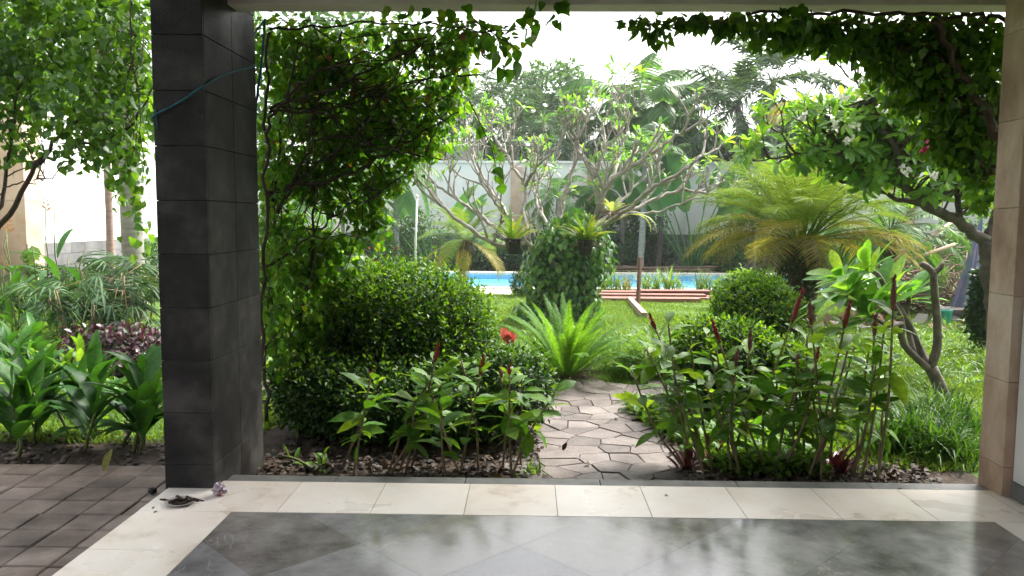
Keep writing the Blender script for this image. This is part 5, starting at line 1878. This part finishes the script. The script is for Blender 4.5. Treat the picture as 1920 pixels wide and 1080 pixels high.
for (px, Y, H, lab) in ((20, 9.0, 1.5, 'heliconia with orange bracts in front of the tan wall pier'), (110, 9.6, 1.75, 'heliconia with one tall orange spike before the white wall')):
    b = (gx(px, Y), Y, 0)
    t = thing('heliconia', b, lab, 'flower')
    st, m, fl = MB(), MB(), MB()
    for i in range(6):
        s0 = np.array(b) + np.array([RNG.normal() * .15, RNG.normal() * .1, 0])
        e = s0 + np.array([RNG.normal() * .2, RNG.normal() * .1, H * (1 if i < 2 else RNG.uniform(.5, .8))])
        P = curve(s0, e, 7, 0, .02)
        st = MB()
        st.tube(P, np.linspace(.011, .006, 7), 6)
        st.build('stem', 'green_stem', t)
        for j in range(4):
            p = s0 + (e - s0) * (.2 + .15 * j)
            arc_leaf(m, p, RNG.uniform(0, 6.28), RNG.uniform(.3, 1.2), .5, .09, 1.0)
        if i < 3 and not (px == 110 and i > 0):
            k = 7
            hh = np.linspace(0, .17, k)
            sg = np.where(np.arange(k) % 2 == 0, 1, -1)
            d = np.stack([sg * .8, 0 * hh, .7 + 0 * hh], 1)
            fl = MB()
            fl.leaves(T_LANCE, e + np.stack([0 * hh, 0 * hh, hh], 1) - np.array([0, 0, .05]), d, np.tile([0, -1.0, .2], (k, 1)), np.linspace(.085, .04, k), 1.1)
            fl.build('flower', 'orange_flower', t)
    m.build('foliage', 'broad_leaf', t)

t = thing('climbing_vine', (-8.65, 13.7, 0), 'variegated pale creeper climbing the corner of the tan wall pier', 'vine')
m = MB()
n = 60
pp = np.stack([-8.66 + RNG.normal(size=n) * .05, 13.68 + RNG.normal(size=n) * .05, rnd(n, .1, 1.1)], 1)
m.leaves(T_HEART, pp, np.stack([RNG.normal(size=n) * .6 + .4, RNG.normal(size=n) * .3 - .4, -.3 + 0 * pp[:, 0]], 1), (0, -.6, .7), RNG.uniform(.14, .22, n), .9)
m.build('foliage', 'weed', t)
m = MB()
m.tube([(-8.68, 13.7, 0), (-8.67, 13.69, .6), (-8.68, 13.69, 1.15)], .015, 5)
m.build('stem', 'dark_bark', t)

for px, Y, rx, rz, lab in ((60, 12.4, .8, .35, 'low shaded shrub at the base of the tan wall pier'), (185, 14.0, .9, .45, 'low green shrub along the grey block wall'), (330, 16, 1.2, .8, 'leafy shrub between the dark pillar and the big vine'),
                           (570, 15, 1.2, .9, 'green shrub behind the foot of the big climbing vine'), (445, 19, 1.4, 1.1, 'bushy shrub hidden behind the dark pillar')):
    x = gx(px, Y)
    shrub('shrub', (x, Y, 0), [((x - rx * .4, Y, rz * .8), (rx * .6, .6, rz * .8)), ((x + rx * .4, Y, rz * .7), (rx * .6, .6, rz * .7)), ((x, Y, rz), (rx * .6, .5, rz * .7))], 2200, lab,
          leaf='tree_leaf', T=T_OVAL, size=.10, stems=6)

# ------------------------------------------------------------------ right edge: tarpaulin, boards, poles, brush
Yt = 13.6
t = thing('tarpaulin', (gx(1815, Yt), Yt, 0), 'blue grey striped tarpaulin draped to a point by the right pier', 'tarpaulin')
m = MB()
top = at(1842, 398, Yt)
nu, nv = 18, 60
V = []
lft, rgt = at(1774, 565, Yt - .3), at(1842, 566, Yt - .1)
lft[2] = rgt[2] = .12
for i in range(nu):
    u = i / (nu - 1)
    for j in range(nv):
        v = j / (nv - 1)
        a = math.pi * (1 - v)
        c = lft * (1 - v) + rgt * v
        bot = c + np.array([0, -.28 * math.sin(a), .05 * math.sin(9 * v)])
        q = top + (bot - top) * u ** .9
        pl2 = .055 * u * math.sin(v * 25 + 1.5 * math.sin(u * 3)) + .02 * u * math.sin(v * 61)
        V.append(q + np.array([.3 * pl2, -pl2, .012 * math.sin(u * 20 + v * 9)]))
idx = np.arange(nu * nv).reshape(nu, nv)
m.add(V, [np.stack([idx[:-1, :-1], idx[1:, :-1], idx[1:, 1:], idx[:-1, 1:]], -1).reshape(-1, 4)])
o = m.build('sheet', 'tarp', t)
sm = o.modifiers.new('thick', 'SOLIDIFY')
sm.thickness = .004
m = MB()
V = []
lft, rgt, top2 = at(1846, 470, Yt + .2), at(1880, 470, Yt + .2), at(1872, 395, Yt + .2)
for i in range(10):
    for j in range(24):
        u, v = i / 9, j / 23
        q = top2 + (lft * (1 - v) + rgt * v - top2) * u
        V.append(q + np.array([0, .03 * u * math.sin(v * 22), 0]))
idx = np.arange(240).reshape(10, 24)
m.add(V, [np.stack([idx[:-1, :-1], idx[1:, :-1], idx[1:, 1:], idx[:-1, 1:]], -1).reshape(-1, 4)])
o = m.build('flap', 'tarp', t)
o.modifiers.new('thick', 'SOLIDIFY').thickness = .004

for i, (px0, px1, z, dy, lab) in enumerate(((1765, 1850, .0, 0, 'lowest weathered board under the tarpaulin'), (1772, 1838, .085, .05, 'middle weathered board under the tarpaulin'), (1768, 1845, .17, -.03, 'top weathered board under the tarpaulin'))):
    m = MB()
    Y = 13.0 + dy
    a, b2 = gx(px0, Y), gx(px1, Y)
    an = RNG.normal() * .05
    m.obox(((a + b2) / 2, Y, z + .04), [(math.cos(an), math.sin(an), 0), (-math.sin(an), math.cos(an), 0), (0, 0, 1)], [(b2 - a) / 2, .25, .038])
    o = m.build('old_board', 'old_board', origin=((a + b2) / 2, Y, z))
    bevel(o, .006)
    tag(o, lab, 'board')
for a, b2, lab in ((at(1640, 512, 12.6), at(1786, 416, 13.4), 'longer dry bamboo pole leaning steeply out of the brush heap'), (at(1688, 494, 12.2), at(1790, 458, 12.6), 'shorter bamboo pole sticking out flat of the brush heap')):
    m = MB()
    m.tube([a, (a + b2) / 2, b2], [.03, .028, .026], 8)
    o = m.build('bamboo_pole', 'bamboo', origin=a)
    tag(o, lab, 'pole')
t = thing('brush_heap', (gx(1725, 14.6), 14.6, 0), 'heap of dry brown brush piled in front of the right wall', 'brush heap')
m = MB()
for i in range(620):
    c = np.array([gx(1735, 14.6) + RNG.normal() * .55, 14.6 + RNG.normal() * .35, abs(RNG.normal()) * .5 + .05])
    c[2] = min(c[2], 1.5 - abs(c[0] - gx(1735, 14.6)) * .6)
    d = rdir(1)[0] * RNG.uniform(.15, .5)
    d[2] *= .6
    m.tube(curve(c - d, c + d, 4, 0, .1), RNG.uniform(.004, .012), 4)
m.build('twigs', 'dry_twig', t)
m = MB()
for i in range(60):
    c = np.array([gx(1690, 12.4) + RNG.normal() * .8, 12.6 + RNG.normal() * .4, .03 + abs(RNG.normal()) * .05])
    r = RNG.uniform(.04, .11)
    m.obox(c, [rdir(1)[0], rdir(1)[0], rdir(1)[0]], [r, r * .7, r * .45])
tag(m.build('rubble', 'rubble', smooth=False), 'broken brick and plaster rubble scattered near the old boards', 'rubble', kind='stuff')
m = MB()
c = at(1772, 545, 12.5)
m.lathe((c[0], c[1], .0), [(.09, .0), (.10, .02), (.12, .26), (.125, .27), (.11, .27), (.09, .03), (0, .03)], 16)
tag(m.build('bucket', 'teal_plastic', origin=(c[0], c[1], 0)), 'small teal plastic bucket between the rubble and the tarpaulin', 'bucket')

for px, Y, rx, rz, lf, lab in ((1858, 10.2, .22, .75, 'dark_leaf', 'dark leafy shrub growing up the right pier, before the tarpaulin'), (1385, 14.8, .42, .45, 'weed', 'silvery green shrub at the right end of the pool'),
                               (1560, 20, 1.1, .9, 'tree_leaf', 'green shrub far behind the bushy date palm'), (1800, 18, 1.4, 1.1, 'tree_leaf', 'bushy shrub against the white wall on the right')):
    x = gx(px, Y)
    shrub('shrub', (x, Y, 0), [((x - rx * .3, Y, rz * .75), (rx * .7, rx * .7, rz * .7)), ((x + rx * .3, Y, rz * .9), (rx * .7, rx * .7, rz * .75))], 1900, lab, leaf=lf, T=T_OVAL, size=.075 if Y < 16 else .11, stems=5)


def grass_clump(base, n, L, r, label, leaf='weed', name='grass_clump'):
    t = thing(name, base, label, 'grass')
    m = MB()
    b = np.asarray(base, float)
    a, q = rnd(n, 0, 6.28), np.abs(RNG.normal(size=n)) * r
    p = b + np.stack([np.cos(a) * q, np.sin(a) * q, 0 * a], 1)
    for i in range(n):
        arc_leaf(m, p[i], RNG.uniform(0, 6.28), RNG.uniform(.7, 1.5), L * RNG.uniform(.5, 1.15), .014 * RNG.uniform(.7, 1.3), RNG.uniform(.8, 2.2), 0, .3, prof=[.7, 1, .9, .55, 0])
    m.build('blades', leaf, t)
    return t


for px, Y, n, L, r, lab in ((1735, 5.75, 330, .46, .2, 'largest fountain like grass clump, beside the right pier'), (1800, 5.5, 220, .40, .16, 'grass clump touching the foot of the right pier'),
                            (1690, 5.6, 200, .38, .15, 'dark grass clump behind the last ginger stalks'), (1770, 6.4, 240, .42, .2, 'bright grass tuft at the foot of the pruned frangipani'), (1825, 6.2, 200, .38, .18, 'bright grass tuft behind the right pier')):
    grass_clump((gx(px, Y), Y, 0), n, L, r, lab, 'clump_leaf')


def brom(base, n, L, label):
    t = thing('bromeliad', base, label, 'plant')
    m = MB()
    for i in range(n):
        arc_leaf(m, np.asarray(base) + RNG.normal(size=3) * np.array([.02, .02, 0]), i * 2.4, RNG.uniform(.5, 1.35), L * RNG.uniform(.6, 1.1), .05, RNG.uniform(.2, .8), 0, .4)
    m.build('foliage', 'brom_leaf', t)
    return t


brom((gx(1295, 5.15), 5.15, 0), 14, .22, 'dark red bromeliad at the right edge of the stone path')
brom((gx(1345, 5.3), 5.3, 0), 12, .22, 'pinkish red bromeliad among the stems right of the path')
brom((gx(1590, 5.1), 5.1, 0), 14, .24, 'brownish red bromeliad under the tallest ginger stalks')
lush((gx(598, 5.0), 5.0, 0), 12, .12, .035, 'tiny green seedling alone in the dark bed behind the step', leaf='weed', spread=.03, name='seedling')
for px, py, lab in ((1000, 890, 'small tuft of grass at the left edge of the path by the step'), (1600, 885, 'low tuft of grass in the dark bed under the tall gingers')):
    c = gp(px, py)
    grass_clump(c, 26, .13, .04, lab)

# ------------------------------------------------------------------ low cover, lawn, litter


def cover(mb, xs, ys, H, L, T, nleaf, wid=.8):
    """Short leafy upright stems: leaves up each stem."""
    n = len(xs)
    hh = H * RNG.uniform(.5, 1.15, n)
    lean = RNG.normal(size=(n, 2)) * .12
    for j in range(nleaf):
        u = (j + .6) / nleaf
        p = np.stack([xs + lean[:, 0] * hh * u, ys + lean[:, 1] * hh * u, hh * u], 1)
        a = rnd(n, 0, 6.28)
        el = RNG.uniform(.1, 1.1, n)
        d = np.stack([np.cos(a) * np.cos(el), np.sin(a) * np.cos(el), np.sin(el)], 1)
        mb.leaves(T, p, d, np.array([0, 0, 1.0]) + RNG.normal(size=(n, 3)) * .3, L * RNG.uniform(.6, 1.2, n), wid)
    return hh, lean


m = MB()
n = 1250
xs = rnd(n, .02, 2.9)
ys = 7.95 + np.abs(RNG.normal(size=n)) * .55 + .05 * xs
k = (xs > .95) | (ys > 8.5)
xs, ys = xs[k], ys[k]
cover(m, xs, ys, .42, .12, T_STRIP, 8, 1.5)
n = 900
cover(m, rnd(n, -.6, .1), 7.95 + np.abs(RNG.normal(size=n)) * .2, .14, .08, T_OVAL, 5, .8)
tag(m.build('border_plants', 'weed'), 'band of upright narrow leaved plants along the far side of the stone path', 'border plants', kind='stuff')
m = MB()
n = 2600
xs, ys = rnd(n, .8, 1.9), rnd(n, 5.0, 6.85)
edge = np.interp(ys, [4.5, 5.0, 5.6, 6.3, 6.9, 7.1], [1.32, 1.26, 1.14, .98, .86, 1.0])
k = (xs > edge + RNG.normal(size=n) * .03)
xs, ys = xs[k], ys[k]
cover(m, xs, ys, .13, .085, T_LANCE, 7, 1.1)
tag(m.build('ground_cover', 'weed'), 'low bright green ground cover spilling onto the right edge of the stone path', 'ground cover', kind='stuff')
m = MB()
n = 700
xs, ys = rnd(n, 3.2, 7.5), rnd(n, 7.6, 11.5)
cover(m, xs, ys, .26, .10, T_STRIP, 7, 1.5)
n = 500
cover(m, rnd(n, -8.6, -3.0), rnd(n, 8.0, 12.5), .25, .16, T_STRIP, 6, 1.3)
n = 360
cover(m, rnd(n, -5.6, -2.3), rnd(n, 6.2, 8.2), .16, .10, T_OVAL, 5, 1.0)
n = 420
cover(m, rnd(n, -6.6, -2.6), rnd(n, 6.8, 10.0), .3, .14, T_LANCE, 6, 1.0)
tag(m.build('weeds', 'weed'), 'loose weeds growing through the grass at both sides of the garden', 'weeds', kind='stuff')


def in_path(xs, ys):
    return np.array([inside(PATH, a, b) for a, b in zip(xs, ys)])


m = MB()
parts = []
for (x0, x1, y0, y1, dens, sz) in ((-2.2, 3.4, 7.9, 10.5, 5200, .042), (-1.0, 5.5, 10.5, 14.0, 3000, .05), (-2.5, 7, 14.0, 18.2, 1500, .058), (-6.5, -1.9, 5.6, 8.0, 2300, .06), (-9, -2.3, 8, 13.5, 900, .08),
                               (2.0, 4.6, 5.2, 7.9, 3600, .065), (3.2, 7.0, 7.9, 10.5, 2000, .07), (1.0, 2.2, 6.0, 7.2, 2500, .06), (5.5, 10.0, 10.5, 14, 700, .09), (-2.4, -.6, 5.9, 7.3, 2200, .06)):
    n = int((x1 - x0) * (y1 - y0) * dens)
    xs, ys = rnd(n, x0, x1), rnd(n, y0, y1)
    kk = ~((xs < .6) & (xs > -2) & (ys < 6.3))
    if y0 < 8.2:
        kk &= ~in_path(xs, ys)
    xs, ys = xs[kk], ys[kk]
    n = len(xs)
    patch = .8 + .35 * np.sin(xs * 2.1 + 1.3 * np.sin(ys * 1.7)) * np.sin(ys * 2.6 + xs)
    d = np.stack([RNG.normal(size=n) * .75, RNG.normal(size=n) * .75, np.ones(n)], 1)
    m.leaves(T_BLADE, np.stack([xs, ys, np.zeros(n)], 1), d, rdir(n), sz * patch * RNG.uniform(.6, 1.4, n), 1.5 if sz < .06 else 2.0)
tag(m.build('grass', 'grass'), 'bright short lawn grass between the path and the pool', 'grass', kind='stuff')

m = MB()
for (x0, x1, y0, y1, n) in ((-1.75, .1, 4.55, 6.4, 2100), (1.0, 2.6, 4.55, 5.8, 1900), (-5, -2.1, 5.05, 5.8, 500), (3.0, 5.5, 7.5, 10.5, 170), (.5, 3.4, 8.6, 12.5, 60), (.1, 1.1, 5.0, 7.5, 14)):
    p2 = np.stack([rnd(n, x0, x1), rnd(n, y0, y1), rnd(n, .012, .05)], 1)
    d = rdir(n)
    d[:, 2] *= .25
    m.leaves(T_OVAL, p2, d, np.array([0, 0, 1.0]) + RNG.normal(size=(n, 3)) * .5, RNG.uniform(.022, .065, n), 1.1)
tag(m.build('leaf_litter', 'litter'), 'brown fallen leaves lying on the dark soil beds and the lawn', 'leaf litter', kind='stuff')

ico = bmesh_ico = None
phi = (1 + 5 ** .5) / 2
IV = unit(np.array([(-1, phi, 0), (1, phi, 0), (-1, -phi, 0), (1, -phi, 0), (0, -1, phi), (0, 1, phi), (0, -1, -phi), (0, 1, -phi), (phi, 0, -1), (phi, 0, 1), (-phi, 0, -1), (-phi, 0, 1)]))
IF = np.array([(0, 11, 5), (0, 5, 1), (0, 1, 7), (0, 7, 10), (0, 10, 11), (1, 5, 9), (5, 11, 4), (11, 10, 2), (10, 7, 6), (7, 1, 8), (3, 9, 4), (3, 4, 2), (3, 2, 6), (3, 6, 8), (3, 8, 9), (4, 9, 5), (2, 4, 11), (6, 2, 10), (8, 6, 7), (9, 8, 1)])
m = MB()
for (x0, x1, y0, y1, n) in ((-1.75, .05, 4.56, 5.5, 260), (1.1, 2.6, 4.56, 5.4, 300), (-4.8, -2.05, 5.02, 5.5, 120)):
    for i in range(n):
        r = RNG.uniform(.012, .034)
        c = np.array([RNG.uniform(x0, x1), RNG.uniform(y0, y1), r * .45])
        v = IV * r * np.array([1, RNG.uniform(.7, 1), .6]) * (1 + RNG.normal(size=(12, 1)) * .10)
        a = RNG.uniform(0, 6.28)
        v = v @ np.array([[math.cos(a), math.sin(a), 0], [-math.sin(a), math.cos(a), 0], [0, 0, 1]])
        m.add(c + v, [IF])
tag(m.build('pebbles', 'pebble'), 'round pebbles scattered over the dark soil beds', 'pebbles', kind='stuff')

# ------------------------------------------------------------------ on the porch
pxl, pxr, pyf = -2.004, -1.722, 4.276
t = thing('rope', (pxr, 4.9, 2.2), 'teal rope tied round the dark pillar, its loose ends hanging down behind', 'rope')


def rope(pts, r=.005, n=24):
    m = MB()
    P = spline(pts, n) + RNG.normal(size=(n, 3)) * .0012
    m.tube(P, r * (1 + .18 * np.sin(np.arange(n) * 2.1)), 7)
    return m


def onx(px, py, Y):
    return at(px, py, Y)


fl = at(262, 219, pyf)
fr = at(372, 160, pyf)
m = rope([(pxl - .004, pyf + .1, fl[2] - .03), (pxl, pyf - .002, fl[2]), ((pxl + pxr) / 2, pyf - .006, (fl[2] + fr[2]) / 2 - .012), (pxr + .002, pyf - .002, fr[2]), (pxr + .006, 4.6, 2.46), (pxr + .008, 5.08, at(456, 124, 5.08)[2])])
m.build('loop', 'rope_teal', t)
k = at(456, 124, 5.08)
m = rope([k, k + np.array([.02, .03, .14]), at(497, 35, 5.12)], .006)
m.build('tied_end', 'rope_teal', t)
m = rope([at(497, 35, 5.12), at(490, 120, 5.14), at(480, 200, 5.14), at(474, 300, 5.14), at(472, 345, 5.14)], .008)
m.build('hanging_end', 'rope_teal', t)
m = rope([k, at(466, 190, 5.13), at(471, 260, 5.13), at(474, 330, 5.13)], .006)
m.build('hanging_end', 'rope_teal', t)
q = at(291, 205, pyf - .004)
m = rope([q, at(293, 225, pyf - .006), at(296, 246, pyf - .006)], .0035, 10)
m.build('frayed_tail', 'rope_teal', t)

c = gp(338, 944, FZ)
t = thing('saucer', c, 'small shallow saucer on the cream tiles at the foot of the dark pillar', 'saucer')
m = MB()
m.lathe(c, [(.0, .001), (.045, .001), (.075, .012), (.078, .014), (.074, .015), (.044, .006), (.0, .006)], 28)
m.build('dish', 'plate', t)
m = MB()
m.lathe(c + np.array([0, 0, .0062]), [(.0, 0), (.042, 0), (.05, .004), (.03, .010), (.0, .012)], 14)
m.build('contents', 'soil', t)
for i, (a, b2, r, lab) in enumerate((((300, 935), (382, 939), .007, 'long dry twig lying across the back of the saucer'), ((316, 944), (352, 936), .009, 'short thick brown twig on the left of the saucer'), ((330, 933), (372, 940), .006, 'thin brown twig on the right of the saucer'))):
    A, Bb = gp(a[0], a[1], FZ + .02), gp(b2[0], b2[1], FZ + .02)
    A[2], Bb[2] = FZ + .016 + .006 * i, FZ + .02 + .008 * (i % 2)
    m = MB()
    m.tube(curve(A, Bb, 7, 0, .05), r * np.array([.7, 1, 1.1, .9, 1, .9, .6]), 7)
    tag(m.build('twig', 'litter', origin=A), lab, 'twig')
c = gp(411, 929, FZ)
m = MB()
n = 10
V, R = [], .036
for i in range(n + 1):
    th = math.pi * i / n
    for j in range(14):
        ph = 2 * math.pi * j / 14
        rr = R * (1 + .13 * RNG.normal())
        V.append(c + np.array([rr * math.sin(th) * math.cos(ph), rr * math.sin(th) * math.sin(ph), R * .95 - rr * math.cos(th) * .95]))
V = np.array(V)
V[:, 2] = np.maximum(V[:, 2], FZ + .001)
idx = np.arange((n + 1) * 14).reshape(n + 1, 14)
m.add(V, [np.stack([idx[:-1], np.roll(idx[:-1], -1, 1), np.roll(idx[1:], -1, 1), idx[1:]], -1).reshape(-1, 4)])
tag(m.build('foil_ball', 'foil', smooth=False, origin=c), 'crumpled silver and red wrapper ball beside the pillar corner', 'wrapper')
c = gp(286, 926, .04)
m = MB()
m.add(c + IV * .03 * np.array([1, 1, .75]) + np.array([0, 0, .02]), [IF])
tag(m.build('stone', 'basalt', origin=c), 'small dark stone on the paving at the left foot of the pillar', 'stone')
LL = ['dry leaf on the cream tiles in front of the path', 'tiny brown leaf on the cream tiles left of the saucer', 'brown leaf scrap on the cream tiles below the saucer', 'pale fallen petal on the step at the right',
      'small brown leaf on the step near the right pier', 'dark leaf scrap on the cream tiles near the third joint']
for i, (px, py, s) in enumerate(((1246, 928, .03), (290, 950, .022), (296, 958, .025), (1750, 917, .03), (1692, 915, .035), (617, 944, .015))):
    c = gp(px, py, FZ + .004)
    m = MB()
    m.leaves(T_OVAL, c, RNG.normal(size=3) * np.array([1, 1, .05]), (0, .1, 1), s, 1.2)
    tag(m.build('fallen_leaf', 'litter' if i != 3 else 'stag_leaf', origin=c), LL[i], 'leaf')
t = thing('wire', at(470, 34, 4.83), 'thin rusty wire strung under the length of the cream beam', 'wire')
m = MB()
m.tube([at(470, 38, 4.83), at(900, 41, 4.83), at(1300, 40, 4.83), at(1890, 44, 4.83)], .0022, 5)
m.build('strand', 'timber_post', t)

# ------------------------------------------------------------------ hazy air
HAZE = 0.0011
if HAZE > 0:
    m = MB()
    m.box((-70, -8, -1.0 - 1.4), (70, 62, 22))
    hz, t, o = new_mat('haze')
    pv = t.nodes.new('ShaderNodeVolumePrincipled')
    pv.inputs['Color'].default_value = (.93, .96, .97, 1)
    pv.inputs['Density'].default_value = HAZE
    t.links.new(pv.outputs[0], o.inputs['Volume'])
    tag(m.build('haze', hz), 'pale humid air between the porch and the far trees', 'haze', kind='stuff')
